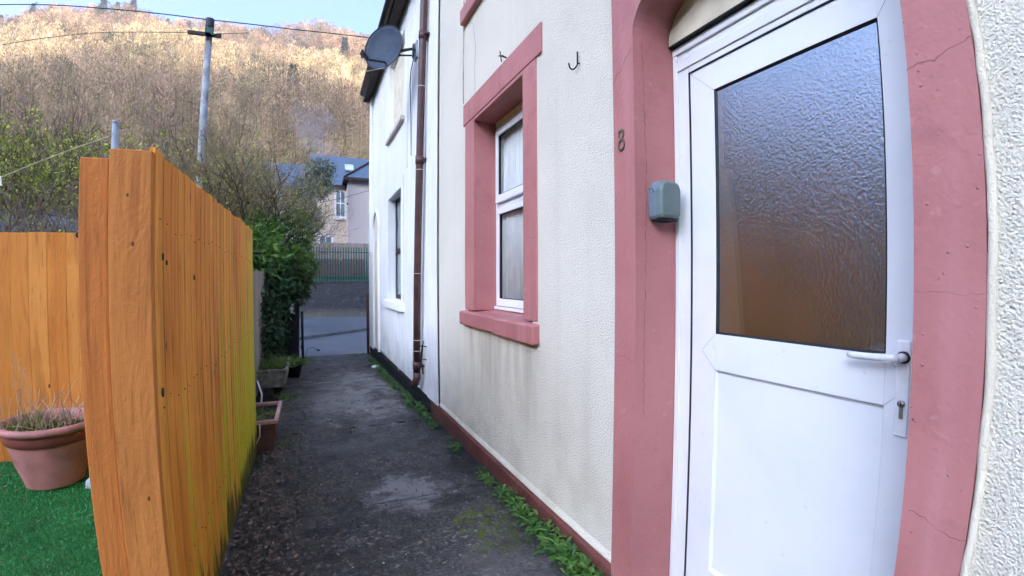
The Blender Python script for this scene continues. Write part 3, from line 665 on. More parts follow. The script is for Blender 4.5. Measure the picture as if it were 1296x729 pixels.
# loose bits fixed to house 8
m = MB()
hk = []
for k in range(13):
    a = math.pi * k / 12; hk.append((XW - .012 - .002 * k, 2.05 + .022 * math.cos(a) , 2.705 - .024 * math.sin(a)))
m.tube([(XW - .001, 2.024, 2.705), (XW - .014, 2.024, 2.705)], .004, 8)
m.tube([(XW - .014, 2.026, 2.770), (XW - .014, 2.026, 2.705)] + [(p[0], 2.050 + (2.05 - p[1]) * 1.05, p[2]) for p in hk] + [(XW - .040, 2.074, 2.722)], .0045, 8)
hook = m.build('wall_hook', 'iron'); tag(hook, 'small black iron J hook on the roughcast wall between window and door', 'hook')
m = MB()
m.tube([(XW - .002, 3.0, 3.185), (XW - .05, 3.0, 3.19)], .006, 6); m.tube([(XW - .045, 2.965, 3.175), (XW - .05, 3.035, 3.205)], .005, 6); m.tube([(XW - .03, 3.03, 3.16), (XW - .055, 3.0, 3.225)], .004, 6)
tag(m.build('wire_bracket', 'iron'), 'tiny rusty iron bracket just above the pink window lintel', 'bracket')
# number 8: two rings, narrow numeral with thickness
def ring(m, cy, cz, ry, rz, w_, x0, x1, n=28):
    vs = []; fs = []
    for k in range(n):
        a = 2 * math.pi * k / n
        for rry, rrz in ((ry, rz), (ry - w_, rz - w_)):
            for x in (x0, x1): vs.append((x, cy + rry * math.cos(a), cz + rrz * math.sin(a)))
    for k in range(n):
        i = 4 * k; j = 4 * ((k + 1) % n)
        fs += [(i, j, j + 2, i + 2), (i + 1, i + 3, j + 3, j + 1), (i, i + 1, j + 1, j), (i + 2, j + 2, j + 3, i + 3)]
    m.add(vs, fs)
m = MB(); xa = XW - .013
ring(m, 1.661, 2.2065, .0215, .0255, .0085, xa - .006, xa - .001); ring(m, 1.661, 2.156, .0245, .0285, .0090, xa - .0062, xa - .0012)
n8 = m.build('house_number', 'bronze', None, .001); tag(n8, 'aged brass numeral 8 on the pink door surround', 'house number')
for cz in (2.224, 2.136):
    q = MB(); q.lathe([(0, -.0085), (.003, -.008), (.0042, -.0065)], (xa, 1.661, cz), 10, (1, 0, 0)); q.build('screw', 'steel', n8)
# key safe on the left reveal of the doorway
ks = thing('key_safe', (1.47, 1.572, 1.83), 'grey weatherproof key safe box fixed to the pink door reveal', 'key safe')
def ks_shell(y_front, inset, grow=0.):
    c = []
    for (x, z) in [(a_ * 1.22, b_ * 1.2) for a_, b_ in [(-.052, -.060), (-.044, -.072), (.044, -.072), (.052, -.060), (.054, .040), (.044, .064), (.020, .074), (-.024, .074), (-.046, .062), (-.054, .036)]]:
        c.append((1.455 + x * (1 - inset), y_front, 1.888 + z * (1 - inset)))
    return c
m = MB(); n = 10
rings_ = [ks_shell(1.570, .0), ks_shell(1.538, .0), ks_shell(1.520, .04)]
vs = [p for r_ in rings_ for p in r_]; fs = [tuple(range(n))] + [(i * n + k, i * n + (k + 1) % n, (i + 1) * n + (k + 1) % n, (i + 1) * n + k) for i in range(2) for k in range(n)]
fs.append(tuple(range(2 * n, 3 * n))); m.add(vs, fs, False); m.build('body', 'keysafe_side', ks, .003, 3)
m = MB(); rings_ = [ks_shell(1.5205, .035), ks_shell(1.500, .06), ks_shell(1.490, .18)]
vs = [p for r_ in rings_ for p in r_]; fs = [tuple(range(n))] + [(i * n + k, i * n + (k + 1) % n, (i + 1) * n + (k + 1) % n, (i + 1) * n + k) for i in range(2) for k in range(n)]
fs.append(tuple(range(2 * n, 3 * n))); m.add(vs, fs, False); m.build('cover', 'keysafe', ks, .004, 3)
m = MB(); m.box((1.405, 1.505, 1.793), (1.505, 1.568, 1.801)); m.build('drip_lip', 'matt_black', ks, .002)
m = MB(); m.tube([(1.3885, 1.530, 1.918), (1.3875, 1.536, 1.936), (1.389, 1.550, 1.942), (1.3885, 1.560, 1.932)], .0014, 6); m.build('grip_mark', 'matt_black', ks)

# ------------------------------------------------------------------ NEIGHBOUR HOUSE
YE = 10.95
nb = thing('rendered_house', (XW, 8.0, 0), 'far smooth white rendered end house with brown pipe and black gutter', 'house')
holesN = [(7.07, 8.32, 1.21, 3.0), (6.95, 8.35, 4.1, 5.5), (9.55, 10.26, -.3, 2.72)]
w = panel_with_holes(4.93, YE, .10, 6.0, holesN[:2], XW, .17)
w2 = w
w.build('wall', 'wall_smooth', nb, fix=False)
m = MB(); m.box((XW + .0, YE, -.4), (8, YE + .02, 6.0)); m.prism([(XW, YE + .001, 6.0), (4.6, YE + .001, 8.6), (8.0, YE + .001, 6.0)], (0, .02, 0)); m.build('gable_wall', 'pebbledash', nb)
m = MB()
for a, b, c, d in ((4.93, 7.07, -.4, 6), (8.36, YE - .01, -.4, 6), (7.0, 8.4, -.4, 1.15), (7.0, 8.4, 3.05, 4.05)): m.box((XW + .172, a, c), (XW + .25, b, d))
m.build('wall_core', 'cream', nb)
m = MB(); m.hexa([(XW - .012, 5.225, -.45), (XW + .04, 5.225, -.45), (XW + .04, YE + .01, -.45), (XW - .012, YE + .01, -.45), (XW - .012, 5.225, .105), (XW + .04, 5.225, .105), (XW + .04, YE + .01, -.015), (XW - .012, YE + .01, -.015)])
m.build('plinth', 'plinth_black', nb, .01)
# wavy lower edge of the render above the tarred plinth
m = MB(); m.box((XW - .008, 4.935, .095), (XW + .001, 5.224, .2)); m.build('render_lip', 'wall_smooth', nb)
# flat pilaster bands and strips
m = MB(); m.box((XW - .014, 4.93, .10), (XW - .001, 5.42, 6.0)); m.build('party_wall_band', 'wall_smooth', nb, .004)
m = MB(); m.box((XW - .010, 6.28, .30), (XW - .001, 6.31, 6.0)); m.box((XW - .010, 6.62, 3.2), (XW - .001, 6.66, 6.0)); m.box((XW - .008, 7.41, .05), (XW - .001, 7.435, 1.05)); m.build('cover_strip', 'wall_smooth', nb, .002)
# window frame mouldings around (painted white)
def frame_band(y0, y1, z0, z1, w_, p, name, mat):
    m = MB(); m.box((XW - p, y0 - w_, z0), (XW - .001, y0, z1 + w_)); m.box((XW - p, y1, z0), (XW - .001, y1 + w_, z1 + w_)); m.box((XW - p, y0, z1), (XW - .001, y1, z1 + w_)); return m.build(name, mat, nb, .006)
frame_band(7.07, 8.32, 1.22, 3.0, .17, .014, 'window_surround', 'wall_smooth')
m = MB(); m.hexa([(XW - .075, 6.86, 1.06), (XW + .16, 6.86, 1.06), (XW + .16, 8.52, 1.06), (XW - .075, 8.52, 1.06), (XW - .075, 6.86, 1.185), (XW + .16, 6.86, 1.215), (XW + .16, 8.52, 1.215), (XW - .075, 8.52, 1.185)]); m.build('window_sill', 'wall_smooth', nb, .01)
f = MB(); XF = XW + .125
f.box((XF, 7.07, 1.215), (XF + .05, 7.13, 3.0)); f.box((XF, 8.26, 1.215), (XF + .05, 8.32, 3.0)); f.box((XF, 7.13, 2.94), (XF + .05, 8.26, 3.0)); f.box((XF, 7.13, 1.215), (XF + .05, 8.26, 1.30)); f.box((XF - .01, 7.13, 2.02), (XF + .05, 8.26, 2.10)); f.box((XF, 7.66, 1.30), (XF + .05, 7.72, 2.02))
nw = f.build('window', 'fascia', nb, .004); nw['label'] = 'dark brown framed sash window'
m = MB(); m.box((XF + .02, 7.13, 1.30), (XF + .03, 8.26, 2.94)); m.build('pane', 'far_glass', nw)
m = MB(); m.box((XW + .08, 6.952, 4.1), (XW + .12, 8.348, 5.5)); m.build('blocked_window', 'cream', nb)
m = MB(); m.hexa([(XW - .06, 6.9, 4.02), (XW + .08, 6.9, 4.02), (XW + .08, 8.40, 4.02), (XW - .06, 8.40, 4.02), (XW - .06, 6.9, 4.085), (XW + .08, 6.9, 4.10), (XW + .08, 8.40, 4.10), (XW - .06, 8.40, 4.085)]); m.build('window_sill', 'pebbledash', nb, .008)
# arched recess near the corner, built as a raised surround and a cream inset
m = MB(); yc, ry = 9.905, .355; N_ = 14
arc = [(yc + ry * math.cos(math.pi * k / N_), 2.66 + .34 * math.sin(math.pi * k / N_)) for k in range(N_ + 1)]
m.prism([(XW - .004, yc + ry, .06)] + [(XW - .004, a, b) for a, b in arc] + [(XW - .004, yc - ry, .06)], (.003, 0, 0)); m.build('blocked_doorway', 'cream', nb)
m = MB(); arc2 = [(yc + (ry + .06) * math.cos(math.pi * k / N_), 2.66 + .40 * math.sin(math.pi * k / N_)) for k in range(N_ + 1)]
poly = [(yc + ry, .06)] + arc + [(yc - ry, .06)]; poly2 = [(yc + ry + .06, .06)] + arc2 + [(yc - ry - .06, .06)]
for i in range(len(poly) - 1):
    a, b, c, d = poly[i], poly[i + 1], poly2[i + 1], poly2[i]
    m.hexa([(XW - .045, *a), (XW - .045, *b), (XW - .045, *c), (XW - .045, *d), (XW - .001, *a), (XW - .001, *b), (XW - .001, *c), (XW - .001, *d)])
m.build('arch_surround', 'wall_smooth', nb)
m = MB(); m.box((XW - .045, YE - .62, .0), (XW - .001, YE, 2.2)); m.box((XW - .045, YE - .28, 2.2), (XW - .001, YE, 5.9)); m.build('corner_pilaster', 'wall_smooth', nb, .01)
# roof, fascia, gutter
m = MB(); m.prism([(1.06, 4.92, 5.97), (4.6, 4.92, 8.7), (8.2, 4.92, 5.97)], (0, 6.15, 0)); m.build('roof', 'slate', nb)
m = MB(); m.box((1.14, 4.92, 5.80), (1.30, YE + .08, 5.98)); m.build('fascia', 'fascia', nb, .004)
m = MB(); m.tube([(1.085, 4.9, 5.90), (1.085, YE - .35, 5.83)], .068, 14); m.build('gutter', 'gutter', nb)
# brown downpipe: slight lean, collars, shoe
dp = MB(); XP = 1.252
def py_(z): return 5.70 - (z - .3) * (.36 / 4.6)
dp.tube([(XP, py_(z), z) for z in (5.9, 4.9, 3.5, 2., .36)], .046, 20)
dp.tube([(XP, py_(.36), .36), (XP, py_(.3), .28), (XP - .01, py_(.3) + .03, .22), (XP - .03, py_(.3) + .13, .17)], [.049, .049, .049, .052], 18)
dpo = dp.build('downpipe', 'pipe', nb); dpo['label'] = 'brown plastic downpipe'
for z in (4.55, 3.02, .45):
    m = MB(); m.tube([(XP, py_(z), z - .05), (XP, py_(z), z + .05)], .053, 20); m.box((XP, py_(z) - .09, z - .012), (XW, py_(z) + .05, z + .012)); m.build('pipe_collar', 'pipe', dpo)
for z in (3.92, 2.9, 1.62, .78, .64):
    m = MB(); m.tube([(XP, py_(z), z - .004), (XP, py_(z), z + .004)], .0485, 20); m.build('wire_tie', 'cream_cable', dpo)
m = MB()
for z in (.72, .56): m.tube([(XW, 5.42, z), (XW - .1, 5.50, z + .01)], .006, 6)
m.tube([(XW - .03, 5.52, .78), (XW - .05, 5.56, .5), (XW - .03, 5.54, .36)], .008, 6); m.tube([(XW - .05, 5.50, .74), (XW - .06, 5.60, .45)], .006, 6)
tag(m.build('wire_holder', 'iron'), 'small rusty iron holder behind the foot of the brown downpipe', 'bracket')
m = MB(); m.tube([(XW - .006, 5.0, .55 + k * .35) if k else (XW - .006, 5.0, .5) for k in range(15)], .0035, 5); 
tag(m.build('wall_cable', 'cream_cable'), 'thin cream cable running up the joint between the two houses', 'cable')
m = MB(); m.tube([(XW - .006, 4.0 + .006 * math.sin(k), 3.2 + k * .2) for k in range(14)], .005, 5)
tag(m.build('wall_cable', 'cream_cable'), 'thin cream cable rising from the far end of the pink lintel', 'cable')
m = MB(); m.box((XW - .03, YE + .06, -.3), (XW + .04, YE + .13, .95)); m.tube([(XW - .05, YE + .3, -.3), (XW - .05, YE + .3, 1.25)], .03, 8)
tag(m.build('gate_post', 'rust'), 'rusty brown gate post at the far corner of the white house', 'post')

# satellite dish
dc = Vector((.905, 6.0, 4.60)); nv = Vector((-.66, -.74, .12)).normalized()
sd = thing('satellite_dish', (1.31, 6.05, 4.70), 'grey satellite dish on a black arm beside the brown pipe', 'satellite dish')
upd = (Vector((0, 0, 1)) - nv * nv.z).normalized(); rt = upd.cross(nv).normalized()
def dish_pt(u, v_): return dc + rt * (u * .285) + upd * (v_ * .315) + nv * (.075 * (u * u + v_ * v_))
m = MB(); vs = []; fs = []; NR, NA = 8, 40
for back in (0, 1):
    for i in range(NR + 1):
        for k in range(NA):
            a = 2 * math.pi * k / NA; r_ = i / NR; p = dish_pt(r_ * math.cos(a), r_ * math.sin(a)); vs.append(p - nv * (.008 * back))
o_ = (NR + 1) * NA
for i in range(NR):
    for k in range(NA):
        k2 = (k + 1) % NA; fs.append((i * NA + k, i * NA + k2, (i + 1) * NA + k2, (i + 1) * NA + k)); fs.append((o_ + i * NA + k, o_ + (i + 1) * NA + k, o_ + (i + 1) * NA + k2, o_ + i * NA + k2))
for k in range(NA): k2 = (k + 1) % NA; fs.append((NR * NA + k, NR * NA + k2, o_ + NR * NA + k2, o_ + NR * NA + k))
m.add(vs, fs, True); m.build('reflector', 'dish', sd)
m = MB(); m.tube([dish_pt(math.cos(2 * math.pi * k / 40), math.sin(2 * math.pi * k / 40)) for k in range(41)], .006, 6, False); m.build('rim', 'dish_dark', sd)
lnb = Vector((.598, 5.75, 4.356))
b0 = dish_pt(.22, -.80) + nv * .012
m = MB(); m.tube([b0, b0 + nv * .03 + upd * .01, lnb - upd * .03 - nv * .04, lnb], [.013, .014, .014, .012], 8); m.build('feed_arm', 'dish_dark', sd)
m = MB(); m.tube([lnb + nv * .05, lnb - nv * .02], .032, 12); m.tube([lnb - nv * .02, lnb - nv * .05], [.022, .030], 12); m.box(lnb + nv * .02 + Vector((-.03, -.03, -.05)), lnb + nv * .06 + Vector((.03, .03, .04))); m.build('feed_horn', 'dish_dark', sd)
m = MB(); bk = dc - nv * .03
m.tube([bk, bk + Vector((.16, .03, .05)), Vector((1.25, 6.05, 4.71)), Vector((1.325, 6.06, 4.70))], [.03, .022, .02, .02], 8); m.tube([bk - upd * .07, bk + upd * .09], .022, 8); m.box((1.27, 6.02, 4.60), (1.29, 6.09, 4.78)); m.tube([bk + Vector((.06, 0, -.04)), (1.26, 6.05, 4.62)], .012, 6); m.build('mounting_arm', 'dish_dark', sd)
m = MB(); m.box((1.306, 5.98, 4.58), (1.33, 6.14, 4.82)); m.build('wall_plate', 'galv', sd, .004)
m = MB(); m.tube([lnb - upd * .02, lnb - upd * .12 + rt * -.01, lnb - upd * .17 - nv * .08, b0 - upd * .05, b0 - nv * .06], .004, 6); m.build('cable', 'white_cable', sd)
m = MB(); m.tube([(1.29, 6.07, 4.60), (1.27, 6.15, 4.45), (1.29, 6.3, 4.30), (1.318, 6.35, 3.9), (1.32, 6.32, 3.3)], .006, 6); m.build('cable', 'black_cable', sd)
for u, v_ in ((.12, -.05), (.32, -.02), (.18, -.55)):
    m = MB(); p = dish_pt(u, v_); m.tube([p, p + nv * .006], .007, 8); m.build('bolt', 'dish_dark', sd)

# ------------------------------------------------------------------ ORANGE FENCE
fx = -.5
fe = thing('wooden_fence', (-.53, 3.2, 0), 'tall orange stained board fence with green algae along the path', 'fence')
rf = random.Random(11)
y = 1.80; panel = MB(); k = 0
while y < 4.55:
    wd = rf.uniform(.092, .108); y2 = min(y + wd, 4.60); zt = 1.972 + (y - 1.8) * .009 + rf.uniform(-.007, .007) + (.012 if k % 5 == 0 else 0)
    zb = zg(y) + .02; t_ = rf.uniform(0, 1); x_thin, x_thick = fx - .0025, fx + rf.uniform(-.001, .001)
    # feather edge board: thick at the near edge, thin where the next overlaps
    vs = []
    rows = 9
    panel.hexa([(fx - .02, y, zb), (x_thick, y, zb), (x_thin, y2 + .008, zb), (fx - .02, y2 + .008, zb), (fx - .02, y, zt), (x_thick, y, zt), (x_thin, y2 + .008, zt), (fx - .02, y2 + .008, zt)], t_)
    y = y2; k += 1
pb = panel.build('board_panel', 'fence', fe, .0008, 1)
m = MB()
for zr in (.35, 1.05, 1.75): m.box((fx - .075, 1.83, zr), (fx - .021, 4.58, zr + .07), .4)
m.build('rail', 'fence_post', fe, .004)
m = MB(); m.box((-.628, 1.772, -.2), (fx - .002, 1.80, 1.966), .55); m.box((-.626, 1.80, -.2), (-.53, 1.9, 1.966), .4); m.build('post', 'fence_post', fe, .004, 3)
m = MB(); m.box((-.722, 1.790, -.2), (-.632, 1.86, 1.938), .5); p2 = m.build('post', 'fence_end', fe, .006, 3)
m = MB(); m.box((-.60, 4.50, -.2), (-.522, 4.60, 1.98), .3); m.build('post', 'fence_post', fe, .004)
# nail heads in rows
nails_ = 0; y = 1.86
while y < 4.5:
    for zr in (.40, 1.10, 1.735 - (y - 1.8) * .012):
        zz_ = zr + rf.uniform(-.02, .02); xx = fx + .0035; m = MB(); m.tube([(xx - .006, y, zz_), (xx - .0012, y, zz_)], rf.uniform(.0015, .0032), 6); nails_ += 1; m.build('nail', 'matt_black', fe)
    y += rf.uniform(.06, .12)
for (y_, z_, ry_, rz_) in ((1.885, 1.62, .008, .014), (1.93, 1.60, .006, .009), (1.845, 1.145, .010, .017), (2.35, 1.55, .008, .012)):
    ps = []
    for k in range(14): a = 2 * math.pi * k / 14; ps.append((fx + .0005, y_ + ry_ * math.cos(a), z_ + rz_ * math.sin(a)))
    m = MB(); m.prism(ps, (.0035, 0, 0)); m.build('knot', 'matt_black', fe)

for (kx, kz, ka, kb) in ((-.572, 1.815, .004, .006), (-.556, 1.655, .005, .008), (-.540, .80, .004, .009)):
    m = MB(); m.prism([(kx + ka * math.cos(2 * math.pi * q / 14), 1.7718, kz + kb * math.sin(2 * math.pi * q / 14)) for q in range(14)], (0, .004, 0)); m.build('knot', 'knot_wood', fe)
# back fence across the garden
bf = thing('garden_fence', (-2.6, 4.78, 0), 'orange back fence of wide boards behind the plant pot', 'fence')
m = MB(); x = -.62
while x > -6.4:
    wd = rf.uniform(.14, .16); m.box((x - wd + .002, 4.75 + rf.uniform(0, .004), .0), (x, 4.775, 1.955 + rf.uniform(-.003, .003)), rf.uniform(0, 1)); x -= wd
m.build('board_panel', 'fence_back', bf, .002)
m = MB(); m.box((-6.4, 4.776, .3), (-.62, 4.82, .38)); m.box((-6.4, 4.776, 1.55), (-.62, 4.82, 1.63)); m.build('rail', 'fence_post', bf)
m = MB(); m.box((-2.86, 4.66, -.1), (-2.78, 4.748, 1.25)); m.build('post', 'black_plastic', bf, .004)
m = MB(); m.tube([(-1.90 + .022 * math.cos(a), 4.742, 1.935 + .022 * math.sin(a)) for a in [R(40 + 25 * k) for k in range(11)]], .008, 8)
tag(m.build('metal_hook', 'iron'), 'small dark metal hook on top of the back fence beside the near post', 'hook')
# old grey fence past the orange one
of = thing('old_fence', (-.78, 6.3, 0), 'short weathered grey board fence half hidden by ivy', 'fence')
m = MB(); y = 5.2
while y < 8.8:
    m.box((-.77 + rf.uniform(-.006, .006), y, -.15), (-.75, y + .13, 1.70 - (y - 6) * .01 + rf.uniform(-.02, .02)), rf.uniform(0, 1)); y += .134
m.build('board_panel', 'wood_grey', of, .003)
m = MB(); m.box((-.86, 5.9, -.2), (-.776, 5.99, 1.75)); m.build('post', 'wood_grey', of, .004)

# ------------------------------------------------------------------ POTS
def leaf_tuft(cx, cy, cz, n, h, spread, mat, name, parent, rng, w=.006, bend=.3, r0=.1):
    a = rng.uniform(0, 2 * np.pi, n); r_ = r0 * np.sqrt(rng.uniform(0, 1, n))
    P0 = np.stack([cx + r_ * np.cos(a), cy + r_ * np.sin(a), np.full(n, cz)], 1)
    D0 = np.stack([rng.normal(size=n) * spread, rng.normal(size=n) * spread, np.ones(n)], 1); D0 = unit(D0); L = h * rng.uniform(.4, 1, n)
    S = unit(np.cross(D0, rng.normal(size=(n, 3)))); V = []; 
    for i, t in enumerate((0, .35, .7, 1.)):
        c = P0 + D0 * (L * t)[:, None] + np.stack([D0[:, 0], D0[:, 1], -np.ones(n) * .35], 1) * (bend * L * t * t)[:, None]
        ww = w * (1 - t * .92) * .5; V += [c + S * ww, c - S * ww]
    V = np.stack(V, 1).reshape(-1, 3); b = np.arange(n)[:, None] * 8
    F = np.concatenate([b + np.array([[0, 1, 3, 2]]), b + np.array([[2, 3, 5, 4]]), b + np.array([[4, 5, 7, 6]])], 0)
    return np_mesh(name, V, F, mat, parent, tone=np.repeat(rng.uniform(0, 1, n), 8))
pot = thing('plant_pot', (-1.94, 4.2, 0), 'large round pink terracotta pot of dried stems on green turf', 'plant pot')
pc = (-1.94, 4.2, 0)
m = MB(); m.lathe([(0, .012), (.205, .012), (.21, .03), (.215, .055), (.262, .19), (.295, .32), (.300, .355)], pc, 56); m.build('body', 'terracotta', pot)
m = MB(); m.lathe([(.300, .355), (.318, .362), (.330, .43), (.330, .44)], pc, 56); m.build('band', 'terracotta_band', pot)
m = MB(); m.lathe([(.330, .440), (.352, .446), (.368, .462), (.370, .480), (.360, .496), (.340, .502), (.325, .492), (.318, .46), (.31, .40)], pc, 56); m.build('rim', 'terracotta', pot)
m = MB(); m.lathe([(0, .42), (.312, .41)], pc, 40); m.build('soil', 'soil', pot)
rng = np.random.default_rng(21)
leaf_tuft(-1.92, 4.16, .41, 260, .16, .4, 'grass', 'grass_tuft', pot, rng, .008, .3, .22)
leaf_tuft(-2.10, 4.14, .42, 120, .26, .45, 'grass', 'grass_tuft', pot, rng, .007, .4, .10)
m = MB(); rp = random.Random(4)
for k in range(70):
    bx, by = -1.95 + rp.uniform(-.26, .22), 4.15 + rp.uniform(-.18, .18); L = rp.uniform(.12, .36); a = rp.uniform(0, 6.28); le = rp.uniform(.1, .7)
    p = Vector((bx, by, .41)); d = Vector((math.cos(a) * le, math.sin(a) * le, 1)).normalized(); pts = [p]
    for q in range(4): d = (d + Vector((rp.uniform(-.3, .3), rp.uniform(-.3, .3), rp.uniform(-.15, .05)))).normalized(); p = p + d * L / 4; pts.append(p)
    m.tube(pts, [.0045, .004, .003, .0024, .0016], 5, True, rp.random())
for (x0_, x1_, h_) in ((-2.10, -2.13, .62), (-2.03, -2.10, .55), (-1.98, -2.06, .50)):
    pts = [(x0_ + (x1_ - x0_) * t + .012 * math.sin(9 * t + x0_ * 9), 4.12, .41 + h_ * t) for t in (0, .2, .4, .6, .8, 1)]; m.tube(pts, [.004, .0035, .003, .0025, .002, .001], 5, True, .7)
    for q in range(22):
        t = rp.uniform(.3, 1); p = Vector((x0_ + (x1_ - x0_) * t, 4.12, .41 + h_ * t)); m.tube([p, p + Vector((rp.uniform(-.03, .03), rp.uniform(-.03, .03), rp.uniform(-.005, .03)))], [.0012, .0008], 4, False, rp.random())
m.tube([(-1.93, 4.1, .41), (-1.87, 4.12, .62), (-1.80, 4.12, .72), (-1.74, 4.12, .66), (-1.68, 4.14, .56)], [.006, .005, .004, .003, .002], 6, True, .2)
m.tube([(-1.97, 4.1, .41), (-1.84, 4.12, .55), (-1.70, 4.12, .80)], [.004, .003, .0015], 6, True, .8)
m.build('dried_stem', 'drystem', pot)
# white plastic scrap at pot foot
m = MB(); m.prism([(-1.655, 4.02, .0), (-1.60, 4.0, .0), (-1.555, 3.98, .10), (-1.60, 3.99, .10), (-1.64, 4.0, .065)], (.01, -.012, 0)); 
tag(m.build('plastic_trowel', 'plasticblue', None, .003), 'pale plastic trowel end on the turf between pot and fence post', 'trowel')
m = MB(); m.box((-1.02, 2.62, .02), (-.99, 2.63, .034)); m.tube([(-1.02, 2.6, .03), (-.985, 2.63, .05)], .004, 6)
tag(m.build('clothes_peg', 'white'), 'small white peg lying on the green turf near the fence post', 'peg')

def trough(name, x0, x1, y0, y1, z0, h, mats, label, rim=.02, taper=.03):
    t_ = thing(name, ((x0 + x1) / 2, (y0 + y1) / 2, z0), label, 'planter')
    m = MB(); w_ = .018
    A = [(x0 + taper, y0 + taper, z0), (x1 - taper, y0 + taper, z0), (x1 - taper, y1 - taper, z0), (x0 + taper, y1 - taper, z0)]
    B = [(x0, y0, z0 + h), (x1, y0, z0 + h), (x1, y1, z0 + h), (x0, y1, z0 + h)]
    m.add(A + B, [(0, 3, 2, 1), (0, 1, 5, 4), (1, 2, 6, 5), (2, 3, 7, 6), (3, 0, 4, 7)]); m.build('body', mats[0], t_)
    r_ = MB(); o_ = .018
    r_.box((x0 - o_, y0 - o_, z0 + h - .012), (x1 + o_, y0 + w_, z0 + h + .025)); r_.box((x0 - o_, y1 - w_, z0 + h - .012), (x1 + o_, y1 + o_, z0 + h + .025))
    r_.box((x0 - o_, y0 + w_, z0 + h - .012), (x0 + w_, y1 - w_, z0 + h + .025)); r_.box((x1 - w_, y0 + w_, z0 + h - .012), (x1 + o_, y1 - w_, z0 + h + .025)); r_.build('rim', mats[1], t_, .006)
    s_ = MB(); s_.box((x0 + .01, y0 + .01, z0 + h - .05), (x1 - .01, y1 - .01, z0 + h - .02)); s_.build('soil', 'soil', t_)
    return t_
za = zg(4.8)
tr1 = trough('planter', -.72, -.335, 4.60, 5.30, za + .01, .28, ('trough_brown', 'planter_rim'), 'brown trough planter with faded pink rim beside the fence end')
leaf_tuft(-.55, 4.9, za + .25, 160, .20, .9, 'grass', 'plant', tr1, np.random.default_rng(31), .007, .8, .2)
zb_ = zg(7.1)
tr2 = trough('planter', -.76, -.36, 7.05, 8.15, zb_ + .15, .24, ('trough', 'trough'), 'pale stone trough planter raised on blocks beyond the pink rimmed one', taper=.02)
m = MB(); m.box((-.72, 7.12, zb_ - .05), (-.55, 7.3, zb_ + .15)); m.build('block', 'stone', tr2); m = MB(); m.box((-.56, 7.85, zb_ - .05), (-.42, 8.05, zb_ + .15)); m.build('block', 'stone', tr2)
leaf_tuft(-.55, 7.6, zb_ + .36, 380, .30, .7, 'grass', 'plant', tr2, np.random.default_rng(32), .009, .6, .32)
zc_ = zg(8.8)
pt3 = thing('plant_pot', (-.33, 8.75, zc_), 'small black tapered pot of grass behind the pale trough', 'plant pot')
m = MB(); m.lathe([(0, .0), (.115, .0), (.17, .27), (.185, .27), (.185, .30), (.165, .30), (.16, .25)], (-.33, 8.75, zc_), 24); m.build('body', 'black_plastic', pt3)
leaf_tuft(-.33, 8.75, zc_ + .24, 200, .26, .9, 'grass', 'plant', pt3, np.random.default_rng(33), .009, .7, .14)
m = MB(); m.tube([(-.60, 5.9, -.1), (-.58, 5.95, .18), (-.63, 6.0, .34)], .010, 6); tag(m.build('plant_stake', 'white'), 'thin white stake leaning between the two trough planters', 'stake')
m = MB(); m.tube([(-.60, 4.52, .02), (-.53, 4.5, .0), (-.47, 4.52, .12), (-.47, 4.56, .22)], .006, 6); tag(m.build('string_loop', 'cream_cable'), 'loop of pale string hanging on the near planter', 'string')
# grass tufts among litter at left edge
for i, (x_, y_, n_, h_, lab) in enumerate(((-.33, 6.9, 70, .2, 'green grass tuft at the foot of the pale trough'), (-.28, 4.75, 40, .10, 'low grass tuft beside the pink rimmed planter'), (-.35, 10.0, 200, .34, 'tall grass clump under the black bin'), (-.1, 10.9, 120, .10, 'thin grass at the far end of the path'), (1.0, 11.1, 120, .08, 'thin grass by the far corner of the white house'))):
    o = leaf_tuft(x_, y_, zg(y_) + .01, n_, h_, .8, 'grass', 'grass_tuft', None, np.random.default_rng(40 + i), .008, .7, .12 + .1 * (i > 1)); tag(o, lab, 'grass tuft')
# black bin with white notice
bn = thing('wheelie_bin', (-.40, 10.6, zg(10.6)), 'tall black bin swallowed by ivy at the end of the path', 'bin')
zb0 = zg(10.6)
m = MB(); m.hexa([(-.60, 10.45, zb0 + .02), (-.27, 10.45, zb0 + .02), (-.27, 10.95, zb0 + .02), (-.60, 10.95, zb0 + .02), (-.64, 10.38, 1.00), (-.24, 10.38, 1.00), (-.24, 11.0, 1.00), (-.64, 11.0, 1.00)]); m.build('body', 'black_plastic', bn, .02)
m = MB(); m.hexa([(-.66, 10.34, 1.005), (-.22, 10.34, 1.005), (-.22, 11.02, 1.005), (-.66, 11.02, 1.005), (-.62, 10.40, 1.12), (-.27, 10.40, 1.16), (-.27, 10.95, 1.14), (-.62, 10.95, 1.10)]); m.build('lid', 'black_plastic', bn, .02)
m = MB(); m.hexa([(-.42, 10.33, .86), (-.33, 10.33, .84), (-.33, 10.345, .84), (-.42, 10.345, .86), (-.44, 10.31, 1.08), (-.35, 10.32, 1.12), (-.35, 10.33, 1.12), (-.44, 10.32, 1.08)]); tag(m.build('white_bag', 'white', None, .004), 'scrap of white plastic hanging on the black bin', 'plastic scrap')
m = MB(); m.tube([(-.20, 11.0, -.3), (-.20, 11.0, .85)], .028, 8); m.box((-.24, 10.97, .0), (-.2, 11.03, .08)); tag(m.build('gate_post', 'pole_dark'), 'slim black gate post right of the black bin', 'post')
m = MB(); m.tube([(-.15, 10.9, -.2), (-.10, 10.85, .03), (.02, 10.8, .06), (.11, 10.8, .0)], .005, 5); m.lathe([(0, -.02), (.03, -.01), (.035, .01), (0, .03)], (.13, 10.8, -.02), 8); tag(m.build('dead_seedhead', 'twig_dark'), 'dark drooping seedhead over the path end', 'seedhead')
